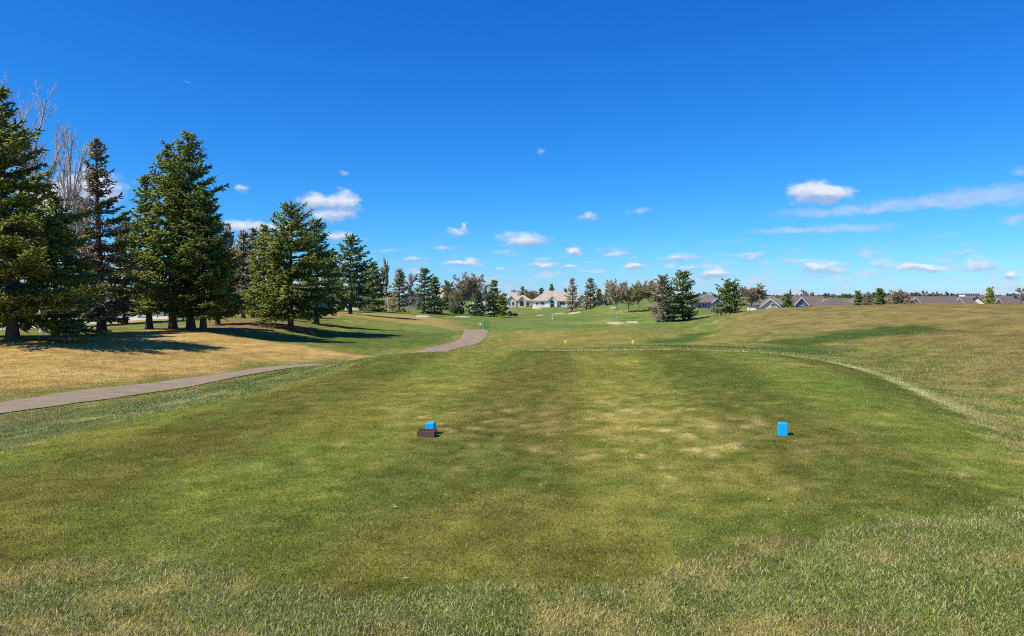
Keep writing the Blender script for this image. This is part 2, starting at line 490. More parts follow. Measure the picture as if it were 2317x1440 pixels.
def simple(name, rgb, rough=.7, var=.12, scale=3.0, bump=0.0, metal=0.0, spec=.4, bscale=20.0):
    """plain surface with grime and mottling so that nothing is one flat colour"""
    m, nt, b = new_mat(name)
    t = nt.nodes.new('ShaderNodeTexCoord')
    n = nt.nodes.new('ShaderNodeTexNoise')
    n.inputs['Scale'].default_value = scale
    n.inputs['Detail'].default_value = 6
    n.inputs['Roughness'].default_value = .65
    link(nt, t.outputs['Object'], n.inputs['Vector'])
    mr_ = nt.nodes.new('ShaderNodeMapRange')
    mr_.inputs[1].default_value = .3
    mr_.inputs[2].default_value = .7
    mr_.inputs[3].default_value = 1 - var
    mr_.inputs[4].default_value = 1 + var
    link(nt, n.outputs['Fac'], mr_.inputs[0])
    mx = nt.nodes.new('ShaderNodeVectorMath')
    mx.operation = 'SCALE'
    mx.inputs[0].default_value = rgb
    link(nt, mr_.outputs[0], mx.inputs['Scale'])
    link(nt, mx.outputs[0], b.inputs['Base Color'])
    b.inputs['Roughness'].default_value = rough
    b.inputs['Metallic'].default_value = metal
    b.inputs['Specular IOR Level'].default_value = spec
    if bump:
        n2 = nt.nodes.new('ShaderNodeTexNoise')
        n2.inputs['Scale'].default_value = bscale
        n2.inputs['Detail'].default_value = 5
        link(nt, t.outputs['Object'], n2.inputs['Vector'])
        bp = nt.nodes.new('ShaderNodeBump')
        bp.inputs['Strength'].default_value = bump
        bp.inputs['Distance'].default_value = .05
        link(nt, n2.outputs['Fac'], bp.inputs['Height'])
        link(nt, bp.outputs[0], b.inputs['Normal'])
    return m


def attr_mat(name, rough=.75, spec=.25, noise=None, transl=0.0):
    m, nt, b = new_mat(name)
    a = nt.nodes.new('ShaderNodeAttribute')
    a.attribute_name = 'col'
    src = a.outputs['Color']
    b.inputs['Roughness'].default_value = rough
    b.inputs['Specular IOR Level'].default_value = spec
    link(nt, src, b.inputs['Base Color'])
    if transl:
        tr = nt.nodes.new('ShaderNodeBsdfTranslucent')
        link(nt, src, tr.inputs[0])
        ms = nt.nodes.new('ShaderNodeMixShader')
        ms.inputs[0].default_value = transl
        link(nt, b.outputs[0], ms.inputs[1])
        link(nt, tr.outputs[0], ms.inputs[2])
        link(nt, ms.outputs[0], nt.nodes['Material Output'].inputs[0])
    return m


def ground_mat():
    m, nt, b = new_mat('turf')
    a = nt.nodes.new('ShaderNodeAttribute')
    a.attribute_name = 'col'
    g = nt.nodes.new('ShaderNodeNewGeometry')
    outs = []
    for sc_, det, ro in ((3.5, 8, .86), (48, 4, .8)):
        n = nt.nodes.new('ShaderNodeTexNoise')
        n.inputs['Scale'].default_value = sc_
        n.inputs['Detail'].default_value = det
        n.inputs['Roughness'].default_value = ro
        link(nt, g.outputs['Position'], n.inputs['Vector'])
        outs.append(n)
    r1 = nt.nodes.new('ShaderNodeMapRange')
    r1.inputs[1].default_value = .3
    r1.inputs[2].default_value = .7
    r1.inputs[3].default_value = .52
    r1.inputs[4].default_value = 1.48
    link(nt, outs[0].outputs['Fac'], r1.inputs[0])
    r2 = nt.nodes.new('ShaderNodeMapRange')
    r2.inputs[1].default_value = .3
    r2.inputs[2].default_value = .7
    r2.inputs[3].default_value = .55
    r2.inputs[4].default_value = 1.45
    link(nt, outs[1].outputs['Fac'], r2.inputs[0])
    mm = nt.nodes.new('ShaderNodeMath')
    mm.operation = 'MULTIPLY'
    link(nt, r1.outputs[0], mm.inputs[0])
    link(nt, r2.outputs[0], mm.inputs[1])
    vm = nt.nodes.new('ShaderNodeVectorMath')
    vm.operation = 'SCALE'
    link(nt, a.outputs['Color'], vm.inputs[0])
    link(nt, mm.outputs[0], vm.inputs['Scale'])
    link(nt, vm.outputs[0], b.inputs['Base Color'])
    b.inputs['Roughness'].default_value = .95
    b.inputs['Specular IOR Level'].default_value = .02
    ad = nt.nodes.new('ShaderNodeMath')
    ad.operation = 'MULTIPLY_ADD'
    ad.inputs[1].default_value = .25
    link(nt, outs[1].outputs['Fac'], ad.inputs[0])
    link(nt, outs[0].outputs['Fac'], ad.inputs[2])
    bp = nt.nodes.new('ShaderNodeBump')
    bp.inputs['Strength'].default_value = .55
    bp.inputs['Distance'].default_value = .10
    link(nt, ad.outputs[0], bp.inputs['Height'])
    link(nt, bp.outputs[0], b.inputs['Normal'])
    return m


M = {}
M['turf'] = ground_mat()
M['blade'] = attr_mat('grass_blade', .8, .08, transl=.3)
M['needle'] = attr_mat('needles', .8, .10)
M['twig'] = attr_mat('twigs', .85, .2)
M['litter'] = attr_mat('litter', .9, .1)
M['bark'] = simple('spruce_bark', (.105, .078, .058), .95, .45, 7, .9, spec=.1, bscale=14)
M['birch'] = simple('pale_bark', (.46, .42, .36), .85, .35, 6, .4, spec=.15)
M['greybark'] = simple('grey_bark', (.26, .22, .175), .95, .35, 5, .6, spec=.1)
M['asphalt'] = simple('path_asphalt', (.275, .205, .135), .95, .20, 2.2, .5, spec=.15, bscale=60)
M['sand'] = simple('bunker_sand', (.44, .36, .22), .98, .14, .8, .2, spec=.05)
M['blue'] = simple('blue_paint', (.004, .38, .84), .42, .10, 14, .05, spec=.45)
M['yellow'] = simple('yellow_paint', (.90, .74, .03), .45, .10, 14, spec=.4)
M['wood'] = simple('stained_wood', (.115, .068, .056), .85, .22, 6, .12, spec=.2, bscale=30)
M['green_paint'] = simple('green_paint', (.03, .22, .07), .5, .2, 8)
M['white_paint'] = simple('white_paint', (.78, .77, .73), .6, .08, 1.5)
M['cream'] = simple('cream_siding', (.66, .58, .47), .8, .10, .7)
M['beige'] = simple('beige_siding', (.46, .39, .30), .8, .12, .7)
M['greywall'] = simple('grey_siding', (.30, .29, .29), .8, .12, .7)
M['bluewall'] = simple('blue_grey_siding', (.16, .18, .25), .8, .12, .7)
M['shake'] = simple('cedar_shake', (.40, .325, .25), .95, .28, 1.1, .8, spec=.05, bscale=4)
M['greyshingle'] = simple('grey_shingle', (.165, .148, .138), .95, .25, 1.0, .6, spec=.05, bscale=4)
M['brownshingle'] = simple('brown_shingle', (.145, .115, .098), .95, .25, 1.0, .6, spec=.05, bscale=4)
M['glass'] = simple('window_glass', (.03, .035, .045), .08, .2, .5, spec=.6)
M['brick'] = simple('chimney_stone', (.42, .34, .28), .9, .25, 2)
M['darkmetal'] = simple('dark_metal', (.02, .02, .024), .45, .2, 4)
M['rubber'] = simple('tyre_rubber', (.015, .015, .015), .9, .2, 6)
M['seat'] = simple('black_vinyl', (.03, .03, .033), .6, .2, 5)
M['canopy'] = simple('cart_canopy', (.50, .50, .48), .6, .1, 3)
M['car_paint'] = simple('dark_car_paint', (.012, .016, .032), .25, .15, 3, spec=.6)
M['orange'] = simple('orange_boards', (.55, .24, .08), .8, .2, 3)
M['fence'] = simple('weathered_fence', (.20, .15, .115), .9, .25, 2)


# ----------------------------------------------------------------- mesh building
def mesh_np(name, verts, faces, colors=None, mat=None, smooth_shade=False):
    """faces: (n,3) or (n,4) int array"""
    me = bpy.data.meshes.new(name)
    verts = np.ascontiguousarray(verts, np.float32)
    faces = np.ascontiguousarray(faces, np.int32)
    k = faces.shape[1]
    me.vertices.add(len(verts))
    me.vertices.foreach_set('co', verts.ravel())
    me.loops.add(faces.size)
    me.loops.foreach_set('vertex_index', faces.ravel())
    me.polygons.add(len(faces))
    me.polygons.foreach_set('loop_start', np.arange(0, faces.size, k, dtype=np.int32))
    try:
        me.polygons.foreach_set('loop_total', np.full(len(faces), k, np.int32))
    except Exception:
        pass
    if smooth_shade:
        me.polygons.foreach_set('use_smooth', np.ones(len(faces), bool))
    if colors is not None:
        at = me.attributes.new('col', 'FLOAT_COLOR', 'POINT')
        c4 = np.ones((len(verts), 4), np.float32)
        c4[:, :3] = colors
        at.data.foreach_set('color', c4.ravel())
    me.update(calc_edges=True)
    if mat:
        me.materials.append(mat)
    return me


def add(name, me, parent=None, loc=(0, 0, 0), rot=(0, 0, 0), scale=(1, 1, 1)):
    o = bpy.data.objects.new(name, me)
    col.objects.link(o)
    o.location, o.rotation_euler, o.scale = loc, rot, scale
    if parent:
        o.parent = parent
    return o


def tag(o, label=None, cat=None, group=None, kind=None):
    if label:
        o['label'] = label
    if cat:
        o['category'] = cat
    if group:
        o['group'] = group
    if kind:
        o['kind'] = kind
    return o


def thing(name, label, cat, loc, rz=0.0, group=None):
    e = add(name, None, loc=loc, rot=(0, 0, rz))
    e.empty_display_size = .2
    return tag(e, label, cat, group)


class MB:
    """collects boxes, prisms and tubes and links them as one mesh"""
    def __init__(s):
        s.v, s.f = [], []

    def poly(s, vs, fs):
        o = len(s.v)
        s.v += [tuple(map(float, v)) for v in vs]
        s.f += [tuple(i + o for i in f) for f in fs]
        return s

    def box(s, x0, x1, y0, y1, z0, z1):
        return s.poly([(x0, y0, z0), (x1, y0, z0), (x1, y1, z0), (x0, y1, z0), (x0, y0, z1), (x1, y0, z1), (x1, y1, z1), (x0, y1, z1)],
                      [(0, 3, 2, 1), (4, 5, 6, 7), (0, 1, 5, 4), (1, 2, 6, 5), (2, 3, 7, 6), (3, 0, 4, 7)])

    def cyl(s, p, axis, r, h, n=12, r2=None):
        ax = np.array(axis, float)
        ax /= np.linalg.norm(ax)
        t = np.cross(ax, (0, 0, 1) if abs(ax[2]) < .9 else (1, 0, 0))
        t /= np.linalg.norm(t)
        b = np.cross(ax, t)
        r2 = r if r2 is None else r2
        vs = []
        for q, rr in ((0, r), (1, r2)):
            for i in range(n):
                a = 2 * math.pi * i / n
                vs.append(np.array(p) + ax * h * q + (t * math.cos(a) + b * math.sin(a)) * rr)
        fs = [(i, (i + 1) % n, n + (i + 1) % n, n + i) for i in range(n)] + [tuple(range(n))[::-1], tuple(range(n, 2 * n))]
        return s.poly(vs, fs)

    def build(s, name, mat, parent=None, bevel=0.0, loc=(0, 0, 0), rot=(0, 0, 0)):
        me = bpy.data.meshes.new(name)
        me.from_pydata(s.v, [], s.f)
        me.materials.append(mat)
        me.update()
        o = add(name, me, parent, loc, rot)
        if bevel:
            md = o.modifiers.new('bevel', 'BEVEL')
            md.width = bevel
            md.segments = 2
        return o


# ----------------------------------------------------------------- the ground
def ground():
    ys = np.concatenate([np.linspace(-40, -4, 14, endpoint=False), np.linspace(-4, 3, 30, endpoint=False), np.geomspace(3, 420, 430, endpoint=False), np.geomspace(420, 9000, 40)])
    t = np.linspace(-1, 1, 430)
    xs = np.sinh(t * 5.4) / np.sinh(5.4) * 420
    xs = np.concatenate([[-9000, -4000, -1800, -900], xs, [900, 1800, 4000, 9000]])
    X, Y = np.meshgrid(xs, ys)
    x, y = X.ravel(), Y.ravel()
    z = height(x, y)
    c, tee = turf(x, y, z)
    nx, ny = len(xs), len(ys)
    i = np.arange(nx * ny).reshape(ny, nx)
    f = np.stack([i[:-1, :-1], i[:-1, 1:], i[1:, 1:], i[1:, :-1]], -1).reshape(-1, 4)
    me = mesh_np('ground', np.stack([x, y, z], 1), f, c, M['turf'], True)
    o = add('ground', me)
    tag(o, kind='structure')


ground()


def strip(name, pts, w, mat, lift=.03, cols=7, edge=.06):
    c = catmull(pts, 30)
    d = np.gradient(c, axis=0)
    d /= np.linalg.norm(d, axis=1)[:, None]
    nrm = np.stack([d[:, 1], -d[:, 0]], 1)
    V, n = [], len(c)
    wob = fbm(np.arange(n) * .21, np.zeros(n), 5, 3) - .5
    for k, s in enumerate(np.linspace(-1, 1, cols)):
        q = c + nrm * (s * w / 2 + (wob * edge * 2 * (1 if k in (0, cols - 1) else 0)))[:, None]
        z = height(q[:, 0], q[:, 1]) + lift * (1 - .5 * (abs(s) > .99))
        V.append(np.column_stack([q, z]))
    V = np.stack(V, 1).reshape(-1, 3)
    i = np.arange(n * cols).reshape(n, cols)
    f = np.stack([i[:-1, :-1], i[:-1, 1:], i[1:, 1:], i[1:, :-1]], -1).reshape(-1, 4)
    o = add(name, mesh_np(name, V, f, None, mat, True))
    return o


PATH = [(-17, 5), (-13, 9.2), pix(0, 925, 14.0)[:2], pix(375, 878, 18.5)[:2], pix(750, 829, 26)[:2], pix(890, 824, 30)[:2], pix(990, 793, 36)[:2], pix(1050, 778, 41)[:2], pix(1076, 762, 48)[:2], pix(1074, 748, 56)[:2], (-3.1, 62), (-4.0, 69)]
tag(strip('cart_path', PATH, 1.62, M['asphalt'], .035), 'narrow tan asphalt cart path winding past the tee to the fairway', 'path', kind='structure')


def blob_sheet(name, cx, cy, rx, ry, mat, lift, seed, label):
    n, rings = 28, 7
    r = np.random.default_rng(seed)
    wob = 1 + .22 * np.sin(np.arange(n) / n * 2 * math.pi * 2 + r.random() * 6) + .12 * np.sin(np.arange(n) / n * 2 * math.pi * 5 + r.random() * 6)
    V = [(cx, cy)]
    for k in range(1, rings + 1):
        for i in range(n):
            a = 2 * math.pi * i / n
            V.append((cx + math.cos(a) * rx * wob[i] * k / rings, cy + math.sin(a) * ry * wob[i] * k / rings))
    V = np.array(V)
    z = height(V[:, 0], V[:, 1]) + lift
    z[-n:] -= lift + .12
    fs = []
    for i in range(n):
        fs.append((0, 1 + i, 1 + (i + 1) % n))
        for k in range(rings - 1):
            a, b = 1 + k * n + i, 1 + k * n + (i + 1) % n
            fs += [(a, a + n, b + n), (a, b + n, b)]
    o = add(name, mesh_np(name, np.column_stack([V, z]), np.array(fs), None, mat, True))
    return tag(o, label, 'bunker', kind='structure')


for k, (px, py, hw, dd, lab) in enumerate([(957, 717.5, 21, 8, 'pale sand bunker in front of the twin blue spruces'), (1048, 717.5, 19, 8, 'pale sand bunker in front of the big bare tree'),
                                           (1214, 699, 13, 7, 'small sand bunker just below the long white house'), (1222, 714.5, 9, 4, 'small sand patch near the pale marker post'), (1264, 711, 13, 6, 'sand bunker on the slope under the white house'),
                                           (1300, 709.5, 19, 9, 'broad tan sand bunker under the brown spruce'), (1388, 697, 9, 5, 'sand bunker on the mound left of the bare trees'),
                                           (1394, 732, 22, 4, 'tan sand bunker at the foot of the pale bare tree'), (1432, 731, 12, 3, 'narrow sand strip right of the pale bare tree')]):
    g = ground_at(px, py)
    d = g[1]
    blob_sheet('sand_bunker', g[0], d + dd * .15, hw * d / F, dd * .45, M['sand'], .07, 50 + k, lab)


# ----------------------------------------------------------------- grass blades on and around the tee
def grass():
    N = 640000
    d = 3.1 * (30 / 3.1) ** rng.random(N)
    u = rng.uniform(-.76, .76, N)
    x, y = u * d, d
    keep = ~((np.abs(x + .93) < .19) & (np.abs(y - 8.6) < .14))
    # nothing grows through the path
    P = catmull(PATH, 8)
    dm = np.full(N, 9e9)
    for a, b in zip(P[:-1], P[1:]):
        e = b - a
        t = np.clip(((x - a[0]) * e[0] + (y - a[1]) * e[1]) / (e @ e), 0, 1)
        dm = np.minimum(dm, (x - a[0] - e[0] * t) ** 2 + (y - a[1] - e[1] * t) ** 2)
    keep &= dm > (.80 + .05 * rng.normal(0, 1, N)) ** 2
    x, y, d = x[keep], y[keep], d[keep]
    N = len(x)
    z = height(x, y)
    c, tee = turf(x, y, z)
    clump = fbm(x * 9, y * 9, 91, 3)
    ln = np.where(tee > .5, rng.uniform(.009, .020, N), rng.uniform(.012, .034, N) * (.6 + clump))
    ln *= 1 + .35 * smooth(8, 25, d)
    w = rng.uniform(.0018, .0034, N) * (1 + 1.6 * smooth(5, 22, d)) * np.where(tee > .5, 1.15, 1.25)
    a = rng.uniform(0, 2 * math.pi, N)
    la = rng.uniform(0, 2 * math.pi, N)
    lean = rng.uniform(.45, 1.42, N)
    dx, dy = np.cos(a) * w, np.sin(a) * w
    tip = np.stack([x + np.cos(la) * np.sin(lean) * ln, y + np.sin(la) * np.sin(lean) * ln, z + np.cos(lean) * ln + .002], 1)
    b0 = np.stack([x - dx, y - dy, z - .003], 1)
    b1 = np.stack([x + dx, y + dy, z - .003], 1)
    V = np.stack([b0, b1, tip], 1).reshape(-1, 3)
    k = (rng.uniform(.45, 1.75, N) * (.62 + .76 * clump))[:, None]
    cc = c * k * np.where(tee > .5, 1.05, 1.3)[:, None]
    strawp = np.where(tee > .5, .15, .46) * (.5 + fbm(x * 2.2, y * 2.2, 63, 3)) * 1.1
    strawp = strawp * (1 - .55 * smooth(11, 20, d))
    st = rng.random(N) < strawp
    cc[st] = np.array([.50, .43, .19]) * rng.uniform(.6, 1.25, (st.sum(), 1))
    gr = (rng.random(N) < .22) & ~st
    cc[gr] = cc[gr] * np.array([.62, .98, .75])
    Cc = np.repeat(cc, 3, 0)
    f = np.arange(3 * N).reshape(-1, 3)
    o = add('grass', mesh_np('grass', V, f, Cc, M['blade']))
    tag(o, 'short mown and rough grass on and around the tee', 'grass', kind='stuff')


grass()


def litter():
    n = 150
    d = 4.2 * (26 / 4.2) ** rng.random(n)
    x = rng.uniform(-.6, .6, n) * d
    x[:60] = rng.normal(1.6, 1.6, 60)
    d[:60] = np.clip(rng.normal(8.8, 1.3, 60), 5, 13)
    z = height(x, d) + .014
    V, Fs, Cs = [], [], []
    for i in range(n):
        L, Wd = rng.uniform(.008, .026), rng.uniform(.003, .007)
        a = rng.uniform(0, math.pi)
        ca, sa = math.cos(a), math.sin(a)
        o = len(V)
        for (p, q, h) in ((-L, 0, 0), (0, -Wd, .006), (L, 0, .003), (0, Wd, .008)):
            V.append((x[i] + p * ca - q * sa, d[i] + p * sa + q * ca, z[i] + h))
        Fs.append((o, o + 1, o + 2, o + 3))
        cc = np.array([.55, .46, .30]) * rng.uniform(.6, 1.15)
        Cs += [cc] * 4
    o = add('leaf_litter', mesh_np('leaf_litter', np.array(V), np.array(Fs), np.array(Cs), M['litter']))
    tag(o, 'dry leaf bits and divot crumbs scattered over the tee', 'litter', kind='stuff')


litter()


# ----------------------------------------------------------------- trees
def frusta(P0, P1, R0, R1, C0, sides):
    """many tapered tubes as one vertex/face array"""
    n = len(P0)
    ax = P1 - P0
    L = np.linalg.norm(ax, axis=1, keepdims=True) + 1e-9
    ax = ax / L
    ref = np.where(np.abs(ax[:, 2:3]) < .9, np.array([[0, 0, 1.]]), np.array([[1., 0, 0]]))
    t = np.cross(ax, ref)
    t /= np.linalg.norm(t, axis=1, keepdims=True)
    b = np.cross(ax, t)
    ang = np.arange(sides) / sides * 2 * math.pi
    ring = t[:, None] * np.cos(ang)[None, :, None] + b[:, None] * np.sin(ang)[None, :, None]
    V = np.concatenate([P0[:, None] + ring * R0[:, None, None], P1[:, None] + ring * R1[:, None, None]], 1).reshape(-1, 3)
    o = (np.arange(n) * 2 * sides)[:, None]
    i = np.arange(sides)
    j = (i + 1) % sides
    f = np.stack([o + i, o + j, o + j + sides, o + i + sides], -1).reshape(-1, 4)
    return V, f, np.repeat(C0, 2 * sides, 0)


def spindles(P, D, L, W, Cb, sides=3):
    """needle-clad twigs: short spindles, base P, direction D, length L, width W"""
    n = len(P)
    D = D / (np.linalg.norm(D, axis=1, keepdims=True) + 1e-9)
    ref = np.where(np.abs(D[:, 2:3]) < .9, np.array([[0, 0, 1.]]), np.array([[1., 0, 0]]))
    t = np.cross(D, ref)
    t /= np.linalg.norm(t, axis=1, keepdims=True) + 1e-9
    b = np.cross(D, t)
    a0 = np.arange(sides) / sides * 2 * math.pi + .5
    ring = t[:, None] * np.cos(a0)[None, :, None] + b[:, None] * np.sin(a0)[None, :, None]
    mid = (P + D * (L * .42)[:, None])[:, None] + ring * (W * .5)[:, None, None]
    V = np.concatenate([P[:, None], mid, (P + D * L[:, None])[:, None]], 1).reshape(-1, 3)
    k = sides + 2
    o = (np.arange(n) * k)[:, None]
    i = np.arange(sides)
    j = (i + 1) % sides
    f1 = np.stack([o + 0 * i, o + 1 + j, o + 1 + i], -1)
    f2 = np.stack([o + 1 + i, o + 1 + j, o + 1 + sides + 0 * i], -1)
    f = np.concatenate([f1, f2], 1).reshape(-1, 3)
    return V, f, np.repeat(Cb, k, 0)


def spruce_parts(seed, H, R, base, detail=1.0, dead=0.0, tint=(0.116, 0.159, 0.039), lean=(0, 0), blue_low=0.0, top_pow=.8, gap=0.0):
    r = np.random.default_rng(seed)
    tint = np.array(tint)
    PP, DD, LL, WW, CC = [], [], [], [], []
    B0, B1, BR = [], [], []
    sz = 1.0 / detail
    z = base
    golden = r.random() * 6
    skew = r.uniform(0, 2 * math.pi)
    while z < H - .12:
        q = (z - base) / (H - base)
        Lmax = 1.14 * R * (1 - q) ** top_pow * (0.55 + .45 * min(1, (q + .03) * 6)) * (1 + .10 * math.sin(z * 2.3 + seed))
        nb = max(3, int(round((7 if q < .75 else 5) * (.8 + .25 * detail))))
        for k in range(nb):
            golden += 2.39996 + r.normal(0, .25)
            if r.random() < gap * (1 - q):
                continue
            L = max(.10, Lmax * r.uniform(.52, 1.20) * (1 + .10 * math.cos(golden - skew)))
            zz = z + r.normal(0, .07)
            dirh = np.array([math.cos(golden), math.sin(golden), 0])
            side = np.array([-dirh[1], dirh[0], 0])
            e0 = (-.32 + 1.15 * q ** 1.3) + r.normal(0, .09)
            cv = .26 * (1 - q) + r.normal(0, .05)
            ctr = np.array([lean[0] * zz, lean[1] * zz, zz])

            def axis(t):
                t = np.asarray(t)[:, None]
                return ctr + dirh * L * t + np.array([0, 0, 1.]) * L * (e0 * t + cv * t * t)
            isdead = r.random() < dead
            ts = np.linspace(0, 1, 5)
            A = axis(ts)
            for s in range(4):
                B0.append(A[s]); B1.append(A[s + 1]); BR.append((.018 + .018 * L) * (1 - ts[s] * .85))
            n = max(3, int(L / (.135 * sz)))
            t = np.linspace(.10 if L < 1 else .22, .99, n) + r.normal(0, .015, n)
            P = axis(t)
            T = axis(t + .05) - P
            T /= np.linalg.norm(T, axis=1, keepdims=True)
            for sgn in (-1, 1):
                ll = (.50 * L * (1 - t) + .10) * r.uniform(.65, 1.15, n)
                ll = np.minimum(ll, .85)
                ang = r.normal(.85, .18, n)
                Dl = T * np.cos(ang)[:, None] + sgn * side * np.sin(ang)[:, None]
                Dl[:, 2] += r.normal(-.10, .10, n)
                m = np.maximum(1, np.ceil(ll / (.15 * sz)).astype(int))
                idx = np.repeat(np.arange(n), m)
                frac = (np.arange(len(idx)) - np.repeat(np.cumsum(m) - m, m) + r.uniform(0, .5, len(idx))) / np.repeat(m, m)
                base_p = P[idx] + Dl[idx] * (ll[idx] * frac)[:, None]
                base_p[:, 2] -= .22 * (ll[idx] * frac) ** 2
                dd = Dl[idx] + r.normal(0, .36, (len(idx), 3))
                dd[:, 2] += r.normal(.02, .12, len(idx))
                PP.append(base_p); DD.append(dd)
                LL.append(r.uniform(.22, .38, len(idx)) * (sz ** .85))
                WW.append(r.uniform(.070, .125, len(idx)) * (sz ** 1.0))
                tone = r.uniform(.65, 1.35, len(idx)) * r.uniform(.85, 1.15)
                cb = tint[None] * tone[:, None]
                new = frac > .75
                cb[new] = cb[new] * np.array([1.28, 1.18, .95])
                if blue_low:
                    wgt = blue_low * max(0, 1 - q * 2.2)
                    cb = cb * (1 - wgt) + np.array([.118, .142, .125]) * tone[:, None] * wgt
                if isdead:
                    cb = np.tile(np.array([.33, .25, .165]), (len(idx), 1)) * tone[:, None]
                    WW[-1] = WW[-1] * .62
                CC.append(cb)
            # axis twigs
            PP.append(P); DD.append(T + r.normal(0, .12, (n, 3)) + np.array([0, 0, .1])); LL.append(np.full(n, .24) * (sz ** .75)); WW.append(np.full(n, .11) * sz * (.45 if isdead else 1))
            CC.append(np.tile(np.array([.33, .25, .165]) if isdead else tint, (n, 1)) * r.uniform(.7, 1.35, (n, 1)))
        z += (.36 + .22 * (1 - q)) * (sz ** .35) * r.uniform(.8, 1.2) * (H / 9.0) ** .5
    # leader
    nl = 26
    zz = H - r.random(nl) ** 1.4 * .9
    a = r.uniform(0, 2 * math.pi, nl)
    PP.append(np.stack([lean[0] * zz, lean[1] * zz, zz - .1], 1)); DD.append(np.stack([np.cos(a) * .55, np.sin(a) * .55, np.ones(nl)], 1)); LL.append(r.uniform(.16, .30, nl)); WW.append(np.full(nl, .06) * sz ** .5)
    CC.append(np.tile(tint * np.array([1.3, 1.05, .9]), (nl, 1)) * r.uniform(.7, 1.3, (nl, 1)))
    P, D, L, W, Cc = map(np.concatenate, (PP, DD, LL, WW, CC))
    crown = spindles(P, D, L, W, Cc)
    # trunk with limbs
    nz = 12
    zs = np.concatenate([[-.35, 0, .12, .35], np.linspace(.8, H - .15, nz)])
    tr = .020 * H * (1 - np.clip(zs, 0, None) / H) ** .9 + .012
    tr[0] *= 1.55; tr[1] *= 1.42; tr[2] *= 1.2; tr[3] *= 1.06
    C3 = np.stack([lean[0] * zs, lean[1] * zs, zs], 1)
    C3[4:, :2] += r.normal(0, .012, (len(zs) - 4, 2))
    ns = 10
    ang = np.arange(ns) / ns * 2 * math.pi
    flut = 1 + .13 * np.sin(ang * 3 + r.random() * 6) + r.normal(0, .05, ns)
    rings = C3[:, None] + np.stack([np.cos(ang), np.sin(ang), 0 * ang], 1)[None] * (tr[:, None] * flut[None])[:, :, None]
    Vt = rings.reshape(-1, 3)
    i = np.arange(len(zs) * ns).reshape(len(zs), ns)
    ft = np.stack([i[:-1], np.roll(i[:-1], -1, 1), np.roll(i[1:], -1, 1), i[1:]], -1).reshape(-1, 4)
    Vb, fb, _ = frusta(np.array(B0), np.array(B1), np.array(BR), np.array(BR) * .8, np.zeros((len(B0), 3)), 3)
    V2 = np.concatenate([Vt, Vb])
    F2 = np.concatenate([ft, fb + len(Vt)])
    return crown, (V2, F2)


def place_spruce(px, d, top, hw, label, seed, group=None, name='spruce_tree', base_frac=.13, detail=None, bark='bark', **kw):
    x = (px - CX) / F * d
    z = hz(x, d)
    H = EYE - (top - HOR) / F * d - z
    R = hw * d / F
    if detail is None:
        detail = float(np.clip(50.0 / d, .28, 1.22))
    crown, tr = spruce_parts(seed, H, R, base_frac * H, detail, **kw)
    t = thing(name, label, 'tree', (x, d, z), 0.0, group)
    add('trunk', mesh_np('trunk', tr[0], tr[1], None, M[bark], True), t)
    add('crown', mesh_np('crown', crown[0], crown[1], crown[2], M['needle']), t)
    return t


